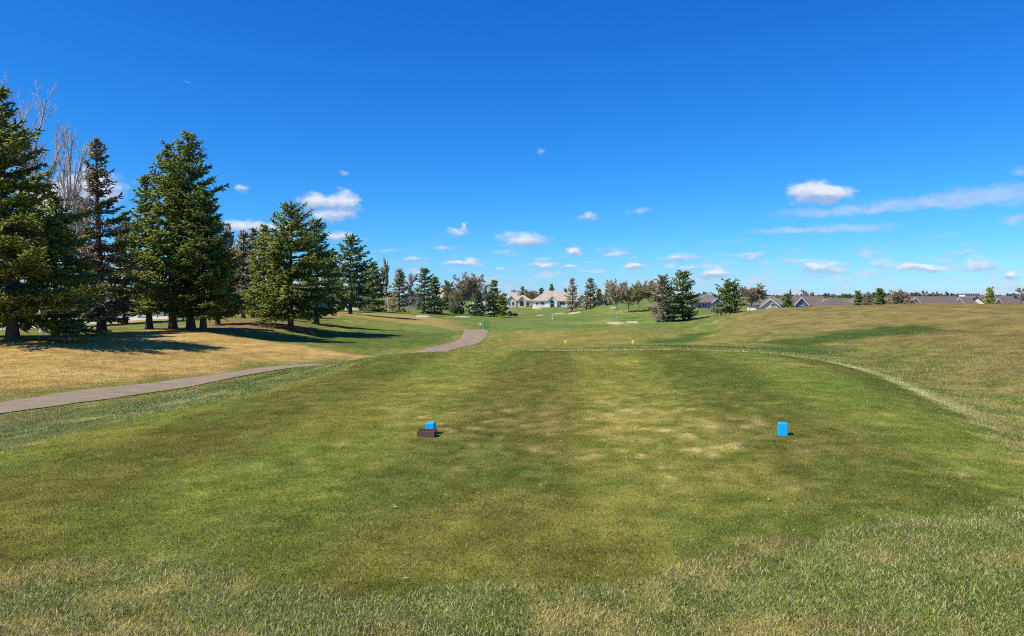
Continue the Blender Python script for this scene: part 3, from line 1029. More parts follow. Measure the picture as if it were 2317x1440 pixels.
YG, DG, BG, BR = (.158, .182, .034), (.108, .146, .032), (.095, .148, .056), (.20, .16, .062)
SPR = [
    # px, d, top, half width, label, options
    (183, 47, 455, 78, 'dark spruce behind, seen between the smaller and half-dead spruces', dict(tint=DG)),
    (284, 50, 480, 62, 'dark spruce behind, between the half-dead spruce and the slim one', dict(tint=DG)),
    (60, 48, 470, 80, 'dark spruce far behind the trunk of the left-edge spruce', dict(tint=DG)),
    (522, 62, 560, 42, 'brown-tipped spruce behind, right of the double-topped group', dict(tint=BR, dead=.2)),
    (625, 66, 560, 44, 'dark spruce behind the left skirt of the full round spruce', dict(tint=DG)),
    (752, 88, 590, 36, 'small dark spruce left behind the knoll spruce', dict(tint=DG)),
    (28, 26, 195, 205, 'big spruce at the left edge with drooping boughs over the bank', dict(tint=YG, lean=(-.06, 0), gap=.06, base_frac=.10, top_pow=1.0)),
    (-75, 28, 250, 165, 'spruce cut off by the left edge of the picture', dict(tint=DG, gap=.2)),
    (125, 31, 440, 112, 'smaller spruce between the edge spruce and the half-dead one', dict(tint=YG, gap=.25, base_frac=.10)),
    (230, 33.5, 312, 78, 'half-dead spruce with brown twigs and a leaning trunk', dict(tint=(.150, .130, .055), dead=.62, gap=.10, lean=(-.03, 0), base_frac=.10)),
    (338, 38.5, 398, 66, 'slim spruce with a spire tip left of the double-topped group', dict(tint=YG, lean=(-.03, 0), gap=.1)),
    (392, 37.2, 332, 100, 'broad spruce forming the left top of the double-topped group', dict(tint=YG, lean=(-.035, 0), top_pow=.7)),
    (431, 36.2, 298, 108, 'tallest spruce of the double-topped group, dark on its right', dict(tint=(0.140, 0.179, 0.036), lean=(-.012, 0), top_pow=.72)),
    (460, 35.4, 430, 84, 'lower spruce on the right flank of the double-topped group', dict(tint=DG, lean=(.01, 0))),
    (492, 44, 500, 56, 'dark spruce peeping out right behind the double-topped group', dict(tint=DG)),
    (551, 58, 522, 46, 'brownish spruce standing behind, left of the lone round spruce', dict(tint=BR, dead=.2)),
    (574, 62, 516, 36, 'thin olive spruce second behind the lone round spruce', dict(tint=BR, dead=.15)),
    (598, 53, 510, 52, 'green spruce half hidden behind the lone round spruce', dict(tint=YG)),
    (658, 44, 456, 108, 'full round spruce standing forward on the mulch bed', dict(tint=YG, top_pow=.80, base_frac=.13)),
    (717, 50, 497, 70, 'spruce with a bare dark trunk behind the full round one', dict(tint=(0.128, 0.166, 0.046), base_frac=.15)),
    (793, 80, 532, 62, 'lone dark spruce casting shadow on the tan knoll', dict(tint=(0.109, 0.151, 0.054), top_pow=.7)),
    (845, 95, 598, 34, 'small spruce right of the knoll spruce', dict(tint=YG, top_pow=.66, base_frac=.05)),
    (903, 130, 608, 24, 'thin brown-green spruce beside the tall bare poplars', dict(tint=BR, dead=.25)),
    (960, 170, 607, 33, 'taller of the twin blue-green spruces before the tan house', dict(tint=BG, base_frac=.03, top_pow=.75)),
    (983, 176, 630, 24, 'shorter of the twin blue-green spruces, right side', dict(tint=BG, base_frac=.03, top_pow=.75)),
    (1012, 235, 640, 14, 'small far spruce poking up left of the big bare tree', dict(tint=DG)),
    (1036, 186, 662, 22, 'low dark spruce under the left of the big bare tree', dict(tint=DG, base_frac=.04, top_pow=.6)),
    (1080, 186, 660, 22, 'low dark spruce under the right of the big bare tree', dict(tint=BG, base_frac=.04, top_pow=.6)),
    (1117, 182, 634, 19, 'narrow dark spruce standing alone near the golf cart', dict(tint=DG, base_frac=.10, dead=.05)),
    (1134, 200, 668, 16, 'yellow-green young spruce right of the narrow dark spruce', dict(tint=(0.214, 0.222, 0.039), base_frac=.03, top_pow=.55)),
    (1182, 345, 649, 8, 'tiny far spruce above the stone-chimney house', dict(tint=DG)),
    (1225, 345, 652, 8, 'tiny far spruce between the two tan-roofed houses', dict(tint=DG)),
    (1248, 345, 645, 9, 'far spruce rising over the ridge of the long white house', dict(tint=DG)),
    (1279, 345, 655, 6, 'tiny far spruce left of the tall brown spruce', dict(tint=DG)),
    (1295, 272, 632, 16, 'tall brown spruce in front of the long white house', dict(tint=BR, dead=.35, base_frac=.03, top_pow=.62)),
    (1336, 270, 632, 20, 'dark spruce with a blunt top right of the long white house', dict(tint=(0.128, 0.136, 0.066), dead=.22, base_frac=.02, top_pow=.62)),
    (1355, 300, 655, 10, 'small dark spruce just right of the blunt-topped spruce', dict(tint=DG)),
    (1374, 300, 654, 9, 'small dark spruce left of the pale bare tree', dict(tint=DG)),
    (1500, 110, 624, 38, 'blue-skirted spruce with dead brown branches at mid height', dict(tint=(0.120, 0.140, 0.066), dead=.40, blue_low=.9, base_frac=.02, top_pow=.58)),
    (1545, 113, 617, 48, 'full green spruce right of the half-brown one', dict(tint=(0.128, 0.159, 0.039), blue_low=.7, base_frac=.02, top_pow=.62)),
    (1651, 106, 640, 42, 'squat spruce at the foot of the right-hand hill', dict(tint=(0.128, 0.159, 0.043), blue_low=.6, base_frac=.02, top_pow=.50)),
    (1594, 240, 662, 5, 'tiny far spruce above the grey house roof', dict(tint=DG)),
    (1782, 190, 667, 11, 'small spruce between the pale house and the gabled house', dict(tint=DG, base_frac=.02)),
    (1941, 150, 658, 9, 'thin spruce on the skyline of the hill', dict(tint=DG, base_frac=.03)),
    (1991, 160, 655, 12, 'dark spruce beside a brown bush on the hill skyline', dict(tint=DG, base_frac=.03)),
    (2240, 205, 652, 8, 'narrow yellow-green conifer over the right-hand roofs', dict(tint=(0.232, 0.271, 0.039), base_frac=.02, top_pow=.45)),
]
for k, (px, d, top, hw, lab, kw) in enumerate(SPR):
    place_spruce(px, d, top, hw, lab, 100 + k, 'spruces along the hole', **kw)


def bare_parts(seed, H, R, style, detail, twig_col, trunk_frac=.28, lean=(0, 0), r0=None):
    """leafless tree grown level by level; returns trunk and limbs, then the fine twigs"""
    r = np.random.default_rng(seed)
    r0 = r0 or .014 * H
    spread = {'round': .72, 'upright': .50, 'birch': .62, 'column': .20}[style]
    lift = {'round': .16, 'upright': .35, 'birch': .30, 'column': .6}[style]
    tl = 1.0 if style == 'round' else 2.0
    n = 9
    zs = np.linspace(-.05, 1, n) * tl
    wob = np.cumsum(r.normal(0, .022, (n, 2)), 0) * tl
    wob -= wob[0]
    path = np.stack([wob[:, 0] + lean[0] * zs, wob[:, 1] + lean[1] * zs, zs], 1)
    S0, S1, SR0, SR1 = [path[:-1]], [path[1:]], [np.linspace(1, .45, n - 1)], [np.linspace(.93, .38, n - 1)]
    par = path[None]
    prad = np.array([.62])
    plen = np.array([tl * (1.25 if style == 'round' else .62)])
    T = []
    kids = {'round': (12, 8, 7, 5), 'upright': (13, 6, 6, 4), 'birch': (10, 6, 5, 4), 'column': (22, 6, 5, 3)}[style]
    for lev, k in enumerate(kids):
        m = len(par)
        npt = par.shape[1]
        t0 = trunk_frac * 1.6 if lev == 0 and style != 'round' else (trunk_frac + .06 if lev == 0 else .22)
        t = (t0 + (1 - t0) * (np.arange(k)[None] + r.uniform(0, 1, (m, k))) / k).ravel()
        pi = np.repeat(np.arange(m), k)
        fi = t * (npt - 1)
        i0 = np.minimum(fi.astype(int), npt - 2)
        w = (fi - i0)[:, None]
        p = par[pi, i0] * (1 - w) + par[pi, i0 + 1] * w
        d = par[pi, i0 + 1] - par[pi, i0]
        d /= np.linalg.norm(d, axis=1, keepdims=True) + 1e-9
        rv = r.normal(0, 1, d.shape)
        rv -= d * (rv * d).sum(1, keepdims=True)
        rv /= np.linalg.norm(rv, axis=1, keepdims=True) + 1e-9
        sp = spread * r.uniform(.55, 1.25, len(d))
        nd = d * np.cos(sp)[:, None] + rv * np.sin(sp)[:, None]
        nd[:, 2] += lift * .6
        nd /= np.linalg.norm(nd, axis=1, keepdims=True)
        L = plen[pi] * r.uniform(.42, .75, len(d)) * (1.05 - (.45 * t if style not in ('round', 'birch') or lev else 0))
        q = (5, 5, 3, 2)[lev]
        pts = np.empty((len(d), q, 3))
        pts[:, 0] = p
        cur = nd.copy()
        for s_ in range(1, q):
            cur = cur + r.normal(0, .13, cur.shape)
            cur[:, 2] += lift * .22
            cur /= np.linalg.norm(cur, axis=1, keepdims=True)
            pts[:, s_] = pts[:, s_ - 1] + cur * (L / (q - 1))[:, None]
        rad = prad[pi] * (.55 if lev else .60) * r.uniform(.75, 1.1, len(d))
        for s_ in range(q - 1):
            f0, f1 = 1 - .62 * s_ / (q - 1), 1 - .62 * (s_ + 1) / (q - 1)
            S0.append(pts[:, s_]) if lev < 2 else T.append((pts[:, s_], pts[:, s_ + 1], rad * f0, rad * f1))
            if lev < 2:
                S1.append(pts[:, s_ + 1]); SR0.append(rad * f0); SR1.append(rad * f1)
        par, prad, plen = pts, rad * .8, L
    A0, A1, AR0, AR1 = map(np.concatenate, (S0, S1, SR0, SR1))
    B0, B1, BR0, BR1 = [np.concatenate([q[i] for q in T]) for i in range(4)]
    zmax = max(A1[:, 2].max(), np.percentile(B1[:, 2], 99.7))
    rd = np.percentile(np.hypot(B1[:, 0] - lean[0] * B1[:, 2], B1[:, 1] - lean[1] * B1[:, 2]), 96)
    sc3 = np.array([R / rd, R / rd, H / zmax])
    mn = .006 if detail > .8 else .055
    tv = frusta(A0 * sc3, A1 * sc3, np.maximum(AR0 * r0, .018 if detail > .8 else .045), np.maximum(AR1 * r0, .014 if detail > .8 else .04), np.zeros((len(A0), 3)), 6)
    cb = np.array(twig_col)[None] * r.uniform(.6, 1.4, (len(B0), 1))
    wv_ = frusta(B0 * sc3, B1 * sc3, np.clip(BR0 * r0, mn, .07), np.clip(BR1 * r0, mn * .6, .05), cb, 3)
    return tv, wv_


def place_bare(px, d, top, hw, label, seed, style='round', twig=(.20, .155, .11), bark='greybark', detail=None, lean=(0, 0), **kw):
    x = (px - CX) / F * d
    z = hz(x, d)
    H = EYE - (top - HOR) / F * d - z
    R = hw * d / F
    if detail is None:
        detail = .9 if d < 60 else .6
    tv, wv_ = bare_parts(seed, H, R, style, detail, twig, lean=lean, **kw)
    t = thing('bare_tree', label, 'tree', (x, d, z), 0, 'leafless trees along the hole')
    add('trunk', mesh_np('trunk', tv[0], tv[1], None, M[bark], True), t)
    add('crown', mesh_np('crown', wv_[0], wv_[1], wv_[2], M['twig']), t)
    return t


PALE, BRN, OLV, GRY = (.40, .34, .30), (.27, .205, .125), (.30, .25, .105), (.34, .29, .25)
for k, (px, d, top, hw, lab, kw) in enumerate([
        (98, 36, 172, 92, 'tall white-barked birch rising behind the left spruces', dict(style='birch', twig=(.52, .44, .40), bark='birch')),
        (148, 32.2, 278, 62, 'white-barked birch leaning right before the half-dead spruce', dict(style='birch', twig=(.52, .44, .40), bark='birch', lean=(.20, 0))),
        (520, 70, 505, 26, 'thin bare tree right of the double-topped spruces', dict(style='upright', twig=GRY)),
        (880, 142, 582, 12, 'right one of the tall columnar bare poplars', dict(style='column', twig=(.24, .22, .15), bark='birch')),
        (868, 142, 590, 9, 'left one of the tall columnar bare poplars', dict(style='column', twig=(.24, .22, .15), bark='birch')),
        (860, 150, 618, 16, 'grey bare tree left of the columnar poplars', dict(style='upright', twig=GRY)),
        (925, 160, 618, 18, 'grey bare tree between the poplars and the twin spruces', dict(style='upright', twig=GRY)),
        (1053, 180, 618, 46, 'big rounded bare brown tree with a pale trunk', dict(style='round', twig=BRN, bark='birch')),
        (1072, 192, 632, 30, 'second bare brown crown merging right of the big one', dict(style='upright', twig=BRN)),
        (1024, 195, 634, 26, 'second bare brown crown merging left of the big one', dict(style='upright', twig=BRN)),
        (1096, 205, 650, 11, 'thin bare tree in front of the pink house wall', dict(style='upright', twig=GRY)),
        (1198, 335, 656, 24, 'bushy brown bare tree between the two tan-roofed houses', dict(style='round', twig=(.30, .20, .11))),
        (1157, 340, 655, 12, 'bare tree behind the ridge of the stone-chimney house', dict(style='upright', twig=GRY)),
        (1398, 152, 632, 32, 'pale bare tree with a forked trunk standing on the fairway', dict(style='round', twig=(.40, .34, .21), bark='birch')),
        (1422, 185, 638, 30, 'olive bare tree just right of the pale forked one', dict(style='round', twig=OLV, trunk_frac=.12)),
        (1446, 190, 636, 34, 'olive bare tree in the middle of the bare clump', dict(style='round', twig=OLV, trunk_frac=.12)),
        (1472, 195, 636, 34, 'brown bare tree at the right of the bare clump', dict(style='round', twig=BRN, trunk_frac=.12)),
        (1490, 175, 640, 26, 'brown bare tree behind the half-brown spruce', dict(style='round', twig=BRN, trunk_frac=.12)),
        (1698, 128, 642, 36, 'spreading bare tree right of the squat spruce', dict(style='round', twig=(.36, .30, .19))),
        (1790, 230, 655, 5, 'slim bare poplar behind the gabled house, left', dict(style='column', twig=GRY)),
        (1818, 230, 656, 12, 'bare tree behind the gabled house, right', dict(style='upright', twig=GRY)),
        (1836, 225, 660, 9, 'low bare tree in front of the gabled house roof', dict(style='upright', twig=(.18, .12, .10))),
        (1966, 165, 661, 16, 'brown bare bush left of the skyline spruce', dict(style='round', twig=(.36, .27, .17), trunk_frac=.12)),
        (2036, 165, 656, 30, 'wide bare brown tree on the hill skyline', dict(style='round', twig=(.36, .28, .18), trunk_frac=.16)),
        (2015, 168, 672, 22, 'low brown bare shrub below the wide skyline tree', dict(style='round', twig=(.36, .28, .17), trunk_frac=.10)),
        (2302, 200, 648, 22, 'bare tree over the roofs at the right edge', dict(style='upright', twig=(.32, .26, .23))),
        (935, 205, 664, 16, 'low bare shrub beside the dark-gabled house', dict(style='round', twig=(.30, .23, .19), trunk_frac=.1)),
]):
    place_bare(px, d, top, hw, lab, 300 + k, **kw)


def far_woods():
    r = np.random.default_rng(5)
    PP, DD, LL, WW, CC = [], [], [], [], []
    for i in range(420):
        d = r.uniform(900, 2600)
        a = r.uniform(-.85, .85)
        x = a * d
        H = r.uniform(5, 12) * (.55 + fbm(np.array([a * 9.0]), np.array([d * .002]), 12, 3)[0]) * d / 1700
        w = H * r.uniform(.7, 2.2)
        n = 22
        p = np.stack([x + r.normal(0, w * .5, n), d + r.normal(0, w * .5, n), np.full(n, -6.2) + r.random(n) * H * .55], 1)
        PP.append(p)
        DD.append(r.normal(0, .5, (n, 3)) + np.array([0, 0, .8]))
        LL.append(r.uniform(.35, .7, n) * H)
        WW.append(r.uniform(.3, .6, n) * H)
        base = np.array([.050, .066, .050]) if r.random() < .6 else np.array([.125, .105, .088])
        CC.append(np.tile(base, (n, 1)) * r.uniform(.7, 1.3, (n, 1)))
    V, f, c = spindles(*map(np.concatenate, (PP, DD, LL, WW, CC)))
    o = add('far_woods', mesh_np('far_woods', V, f, c, M['needle']))
    tag(o, 'low band of distant woods along the horizon', 'woods', kind='stuff')


far_woods()


# ----------------------------------------------------------------- houses
def gable(mb, x0, x1, y0, y1, ze, zr, over=.45, axis='x', thick=.18):
    """gable roof slab pair; ridge along axis"""
    if axis == 'x':
        ym = (y0 + y1) / 2
        s = (zr - ze) / ((y1 - y0) / 2)
        for sg, yo in ((-1, y0), (1, y1)):
            ye = yo + sg * over
            zo = ze - s * over
            mb.poly([(x0 - over, ye, zo), (x1 + over, ye, zo), (x1 + over, ym, zr), (x0 - over, ym, zr), (x0 - over, ye, zo + thick), (x1 + over, ye, zo + thick), (x1 + over, ym, zr + thick), (x0 - over, ym, zr + thick)],
                    [(0, 3, 2, 1), (4, 5, 6, 7), (0, 1, 5, 4), (1, 2, 6, 5), (2, 3, 7, 6), (3, 0, 4, 7)])
    else:
        xm = (x0 + x1) / 2
        s = (zr - ze) / ((x1 - x0) / 2)
        for sg, xo in ((-1, x0), (1, x1)):
            xe = xo + sg * over
            zo = ze - s * over
            mb.poly([(xe, y0 - over, zo), (xm, y0 - over, zr), (xm, y1 + over, zr), (xe, y1 + over, zo), (xe, y0 - over, zo + thick), (xm, y0 - over, zr + thick), (xm, y1 + over, zr + thick), (xe, y1 + over, zo + thick)],
                    [(0, 3, 2, 1), (4, 5, 6, 7), (0, 1, 5, 4), (1, 2, 6, 5), (2, 3, 7, 6), (3, 0, 4, 7)])


def hip(mb, x0, x1, y0, y1, ze, zr, over=.5):
    x0, x1, y0, y1 = x0 - over, x1 + over, y0 - over, y1 + over
    ym, k = (y0 + y1) / 2, (y1 - y0) / 2 * .95
    k = min(k, (x1 - x0) / 2 - .1)
    mb.poly([(x0, y0, ze), (x1, y0, ze), (x1, y1, ze), (x0, y1, ze), (x0 + k, ym, zr), (x1 - k, ym, zr), (x0, y0, ze - .22), (x1, y0, ze - .22), (x1, y1, ze - .22), (x0, y1, ze - .22)],
            [(0, 1, 5, 4), (1, 2, 5), (2, 3, 4, 5), (3, 0, 4), (6, 7, 1, 0), (7, 8, 2, 1), (8, 9, 3, 2), (9, 6, 0, 3), (9, 8, 7, 6)])


def house(label, px, d, w, dep, wall_h, roof_h, roof='hip', wall='cream', tile='shake', rz=0.0, gables=(), windows=(), doors=(), chimneys=(), deck=None, arch=(), zoff=0.0, group='houses around the course'):
    x = (px - CX) / F * d
    z = hz(x, d) + zoff
    h = thing('house', label, 'house', (x, d, z), rz, group)
    W2 = w / 2
    mb = MB().box(-W2, W2, 0, dep, -1.2, wall_h)
    if roof == 'gable':
        mb.poly([(-W2, 0, wall_h), (-W2, dep, wall_h), (-W2, dep / 2, wall_h + roof_h - .02)], [(0, 1, 2)])
        mb.poly([(W2, 0, wall_h), (W2, dep, wall_h), (W2, dep / 2, wall_h + roof_h - .02)], [(0, 2, 1)])
    if roof == 'front':
        for yy in (0, dep):
            mb.poly([(-W2, yy, wall_h), (W2, yy, wall_h), (0, yy, wall_h + roof_h - .02)], [(0, 1, 2)])
    for (gx, gw, gz, gr, gp) in gables:
        mb.box(gx - gw / 2, gx + gw / 2, -gp, .3, -1.15, gz)
        mb.poly([(gx - gw / 2, -gp, gz), (gx + gw / 2, -gp, gz), (gx, -gp, gz + gr - .02)], [(0, 1, 2)])
    mb.build('wall', M[wall], h)
    rb = MB()
    if roof == 'hip':
        hip(rb, -W2, W2, 0, dep, wall_h + .02, wall_h + roof_h)
    elif roof == 'gable':
        gable(rb, -W2, W2, 0, dep, wall_h, wall_h + roof_h)
    else:
        gable(rb, -W2, W2, 0, dep, wall_h, wall_h + roof_h, axis='y')
    ro = rb.build('roof', M[tile], h)
    for (gx, gw, gz, gr, gp) in gables:
        g = MB()
        gable(g, gx - gw / 2, gx + gw / 2, -gp, dep * .5, gz, gz + gr, over=.35, axis='y', thick=.16)
        go = g.build('gable_roof', M[tile], h)
        fb = MB()
        for sg in (-1, 1):
            s = gr / (gw / 2)
            xe = gx + sg * (gw / 2 + .35)
            zo = gz - s * .35
            fb.poly([(xe, -gp - .40, zo - .10), (gx, -gp - .40, gz + gr - .10), (gx, -gp - .40, gz + gr + .17), (xe, -gp - .40, zo + .17), (xe, -gp - .352, zo - .10), (gx, -gp - .352, gz + gr - .10), (gx, -gp - .352, gz + gr + .17), (xe, -gp - .352, zo + .17)],
                    [(0, 1, 2, 3), (7, 6, 5, 4), (0, 4, 5, 1), (3, 2, 6, 7)])
        fb.build('barge_board', M['white_paint'], go)
    for (wx, wz, ww, wh, wy) in windows:
        fr = MB()
        f = .09
        y0, y1 = wy - .07, wy + .02
        fr.box(wx - ww / 2, wx + ww / 2, y0, y1, wz + wh - f, wz + wh).box(wx - ww / 2, wx + ww / 2, y0, y1, wz, wz + f)
        fr.box(wx - ww / 2, wx - ww / 2 + f, y0 + .003, y1, wz + f, wz + wh - f).box(wx + ww / 2 - f, wx + ww / 2, y0 + .003, y1, wz + f, wz + wh - f)
        fr.box(wx - f / 2, wx + f / 2, y0 + .006, y1, wz + f, wz + wh - f)
        wo = fr.build('window', M['white_paint'], h)
        MB().box(wx - ww / 2 + f, wx + ww / 2 - f, wy - .03, wy - .005, wz + f, wz + wh - f).build('pane', M['glass'], wo)
    for (ax_, az_, ar, ah, ay) in arch:
        pts = [(ax_ - ar, az_)] + [(ax_ - ar * math.cos(t), az_ + ah + ar * math.sin(t)) for t in np.linspace(0, math.pi, 9)] + [(ax_ + ar, az_)]
        n = len(pts)
        MB().poly([(p[0], ay - .05, p[1]) for p in pts] + [(p[0], ay + .02, p[1]) for p in pts], [tuple(range(n))] + [(i, (i + 1) % n, n + (i + 1) % n, n + i) for i in range(n)]).build('arched_window', M['glass'], h)
    for (dx, dw, dh, dy) in doors:
        MB().box(dx - dw / 2, dx + dw / 2, dy - .05, dy + .02, 0.0, dh).build('door', M['glass'], h)
    for (cx_, cy_, cw, cz) in chimneys:
        MB().box(cx_ - cw / 2, cx_ + cw / 2, cy_ - cw / 2, cy_ + cw / 2, 0, cz).box(cx_ - cw / 2 - .08, cx_ + cw / 2 + .08, cy_ - cw / 2 - .08, cy_ + cw / 2 + .08, cz, cz + .15).build('chimney', M['brick'], h)
    if deck:
        x0, x1, zd = deck
        dk = MB().box(x0, x1, -2.2, -.002, zd - .2, zd).build('deck', M['white_paint'], h)
        rl = MB().box(x0, x1, -2.2, -2.12, zd + .85, zd + .93)
        for xx in np.linspace(x0 + .06, x1 - .06, 6):
            rl.box(xx - .05, xx + .05, -2.19, -2.13, zd, zd + .85)
        for xx in (x0 + .1, x1 - .1):
            rl.box(xx - .08, xx + .08, -2.15, -2.0, -1.2, zd - .2)
        rl.build('railing', M['white_paint'], dk)
    return h


# tan-roofed houses behind the fairway
house('tan-roofed house with arched window, stone chimney and white deck', 1168, 312, 12.5, 10, 3.0, 3.4, 'hip', 'cream', 'shake', .05,
      gables=[(-2.2, 4.4, 3.0, 2.0, .9), (2.3, 3.4, 3.1, 1.7, 1.3)], windows=[(-3.2, .9, 1.3, 1.5, -.9), (-1.4, .9, 1.1, 1.5, -.9), (5.0, .9, 1.3, 1.2, 0)], arch=[(2.3, .7, .75, 1.5, -1.3)], chimneys=[(1.2, 3.2, 1.0, 7.0)], deck=(-5.6, -3.4, .55), zoff=-.1)
house('long white house under a broad tan hip roof', 1256, 305, 18.5, 11, 2.6, 3.9, 'hip', 'white_paint', 'shake', -.04,
      gables=[(-1.2, 4.0, 2.7, 1.9, .9)], windows=[(3.0, .8, 2.2, 1.3, 0), (5.9, .8, 1.5, 1.3, 0), (-5.2, .9, 1.6, 1.2, 0), (-7.4, .9, 1.2, 1.0, 0)], arch=[(-1.2, 1.5, .9, .5, -.9)], doors=[(-1.2, 1.6, 1.3, -.9)], zoff=-.1)
house('tan-roofed house half hidden between the brown and blunt spruces', 1318, 312, 9, 9, 2.8, 2.6, 'hip', 'cream', 'shake', .1, gables=[(-.6, 3.4, 2.8, 1.8, .8)], windows=[(-.6, .9, 1.5, 1.4, -.8), (2.6, .9, 1.3, 1.2, 0)])
house('house with a dark blue gable right of the blunt-topped spruce', 1362, 318, 8.5, 9, 2.9, 2.8, 'hip', 'bluewall', 'shake', .0, gables=[(-.8, 4.2, 2.9, 2.6, .8)], windows=[(-.8, .9, 1.6, 1.4, -.8), (2.6, .9, 1.2, 1.2, 0)])
house('house with tan roof showing between twin spruces and big bare tree', 1006, 236, 12, 9, 3.2, 3.2, 'hip', 'beige', 'shake', .15, gables=[(2.4, 4, 3.0, 1.8, .8)], windows=[(2.4, .9, 1.5, 1.4, -.8), (-2.6, .9, 1.5, 1.4, 0)], zoff=.8)
house('pinkish house with chimney seen right of the big bare tree', 1092, 262, 8, 8, 3.0, 2.4, 'hip', 'cream', 'shake', .1, windows=[(0, .9, 1.5, 1.4, 0), (2.4, .9, 1.2, 1.3, 0)], chimneys=[(-2.4, .6, 1.1, 6.2)])
house('dark-gabled house with a white wall behind bare shrubs', 931, 222, 7.0, 8, 2.7, 2.3, 'front', 'greywall', 'greyshingle', .2, windows=[(.5, .9, 1.1, 1.6, 0), (-1.8, .9, 1.0, 1.3, 0)], doors=[(2.3, .9, 2.0, 0)])
house('low white house behind the trunks of the left spruces', 170, 66, 17.5, 8, 1.9, .7, 'gable', 'white_paint', 'greyshingle', -.10, windows=[(6.4, .8, 1.2, .8, 0), (-3.5, .8, 1.3, .8, 0)], doors=[(3.4, .9, 1.7, 0)])
house('beige house behind the spruce row left of the knoll', 610, 150, 15, 9, 2.8, 2.4, 'gable', 'beige', 'brownshingle', .12, windows=[(-4, .9, 1.6, 1.3, 0), (0, .9, 1.6, 1.3, 0), (4, .9, 1.6, 1.3, 0)])
house('white house glimpsed below the dark knoll spruce', 770, 160, 11, 9, 2.6, 2.2, 'gable', 'white_paint', 'brownshingle', .0, windows=[(-3, .9, 1.5, 1.3, 0), (2.5, .9, 1.5, 1.3, 0)])
# grey roofs beyond the hill on the right
house('grey-roofed house left of the squat spruce', 1612, 232, 9.5, 9, 2.4, 2.6, 'hip', 'greywall', 'greyshingle', .1, gables=[(1.2, 3, 2.3, 1.3, .6)], windows=[(1.2, .8, 1.3, 1.2, -.6), (-2.6, .8, 1.3, 1.2, 0)])
house('pale stucco house with a steep grey roof beside the squat spruce', 1750, 205, 9.6, 9, 2.5, 2.3, 'hip', 'cream', 'greyshingle', -.05, gables=[(-1.2, 5.2, 2.0, 2.0, .9)], windows=[(1.9, 1.2, 1.4, 1.2, 0), (3.8, 1.2, 1.0, 1.2, 0), (-.4, 1.9, 1.1, .9, -.9)])
house('twin-gabled house with white trim and a stone chimney', 1832, 205, 10.2, 9, 2.5, 2.2, 'gable', 'bluewall', 'brownshingle', .0, gables=[(-2.7, 3.6, 2.5, 2.0, .9), (3.4, 2.6, 2.3, 1.7, 1.0)], windows=[(-2.7, 1.0, 1.5, 1.3, -.9), (.6, 1.1, 1.3, 1.3, 0), (3.4, 1.0, 1.1, 1.3, -1.0)], chimneys=[(4.9, -.6, .8, 4.0)])
house('low brown-roofed house right of the twin-gabled one', 1902, 200, 11, 9, 2.2, 1.9, 'hip', 'beige', 'brownshingle', .05, windows=[(-3, .8, 1.3, 1.1, 0), (2, .8, 1.8, 1.1, 0)])
house('grey-roofed house whose peak shows left of the skyline spruces', 1958, 215, 7, 8, 2.4, 2.2, 'front', 'beige', 'greyshingle', -.1, windows=[(0, .9, 1.4, 1.2, 0)])
house('long brown-roofed house behind the middle of the hill crest', 2110, 210, 18, 9, 2.3, 2.15, 'gable', 'beige', 'brownshingle', .03, gables=[(-5.6, 3.6, 2.3, 2.0, .8)], windows=[(0, .9, 1.6, 1.2, 0), (5, .9, 1.6, 1.2, 0)])
house('brown-roofed house with a dark front gable on the hill crest', 2200, 214, 15, 9, 2.3, 2.0, 'gable', 'greywall', 'brownshingle', -.02, gables=[(-4.6, 3.4, 2.2, 1.8, 1.2)], windows=[(-4.6, .9, 1.4, 1.1, -1.2), (2, .9, 1.6, 1.2, 0)])
house('brown-roofed house with a small white-trimmed gable at right', 2292, 210, 14, 9, 2.4, 2.2, 'gable', 'cream', 'brownshingle', .04, gables=[(-5.2, 2.6, 2.4, 1.6, 1.0)], windows=[(-5.2, .9, 1.1, 1.1, -1.0), (1, .9, 1.6, 1.2, 0)])


def apartments():
    d, px = 900, 2200
    x = (px - CX) / F * d
    z = -6.0
    h = thing('apartment_block', 'distant white apartment block under a flat dark roof on the horizon', 'building', (x, d, z), 0)
    MB().box(-9, 9, 0, 12, -.5, 8.0).build('wall', M['white_paint'], h)
    MB().box(-9.5, 9.5, -.6, 12.5, 8.002, 8.9).build('roof', M['greyshingle'], h)
    for i in range(6):
        for j in range(2):
            MB().box(-7.7 + i * 2.9, -6.2 + i * 2.9, -.08, .02, 2.6 + j * 2.9, 4.4 + j * 2.9).build('window', M['glass'], h)


apartments()

# fence behind the left spruces: posts and boards of its own
def fence(px0, px1, d0, d1, h, label):
    a = np.array([(px0 - CX) / F * d0, d0])
    b = np.array([(px1 - CX) / F * d1, d1])
    L = np.linalg.norm(b - a)
    ang = math.atan2(b[1] - a[1], b[0] - a[0])
    t = thing('fence', label, 'fence', (a[0], a[1], hz(*a)), ang)
    u = (b - a) / L
    n = int(L / 1.8)
    pm = None
    for i in range(n + 1):
        q = a + u * (i * L / n)
        zz = hz(*q) - hz(*a)
        if pm is None:
            o = MB().box(-.06, .06, -.06, .06, -.3, h + .1).build('post', M['fence'], t)
            pm = o.data
        else:
            o = add('post', pm, t)
        o.location = (i * L / n, 0, zz)
    bw = .145
    nb = int(L / .16)
    bm_ = None
    for i in range(nb):
        s = (i + .5) * L / nb
        q = a + u * s
        zz = hz(*q) - hz(*a)
        if bm_ is None:
            o = MB().box(-bw / 2, bw / 2, .062, .085, .05, h).build('board', M['fence'], t)
            bm_ = o.data
        else:
            o = add('board', bm_, t)
        o.location = (s, 0, zz + rng.normal(0, .006))
    return t


fence(352, 500, 76, 82, 1.25, 'weathered brown board fence behind the double-topped spruce group')


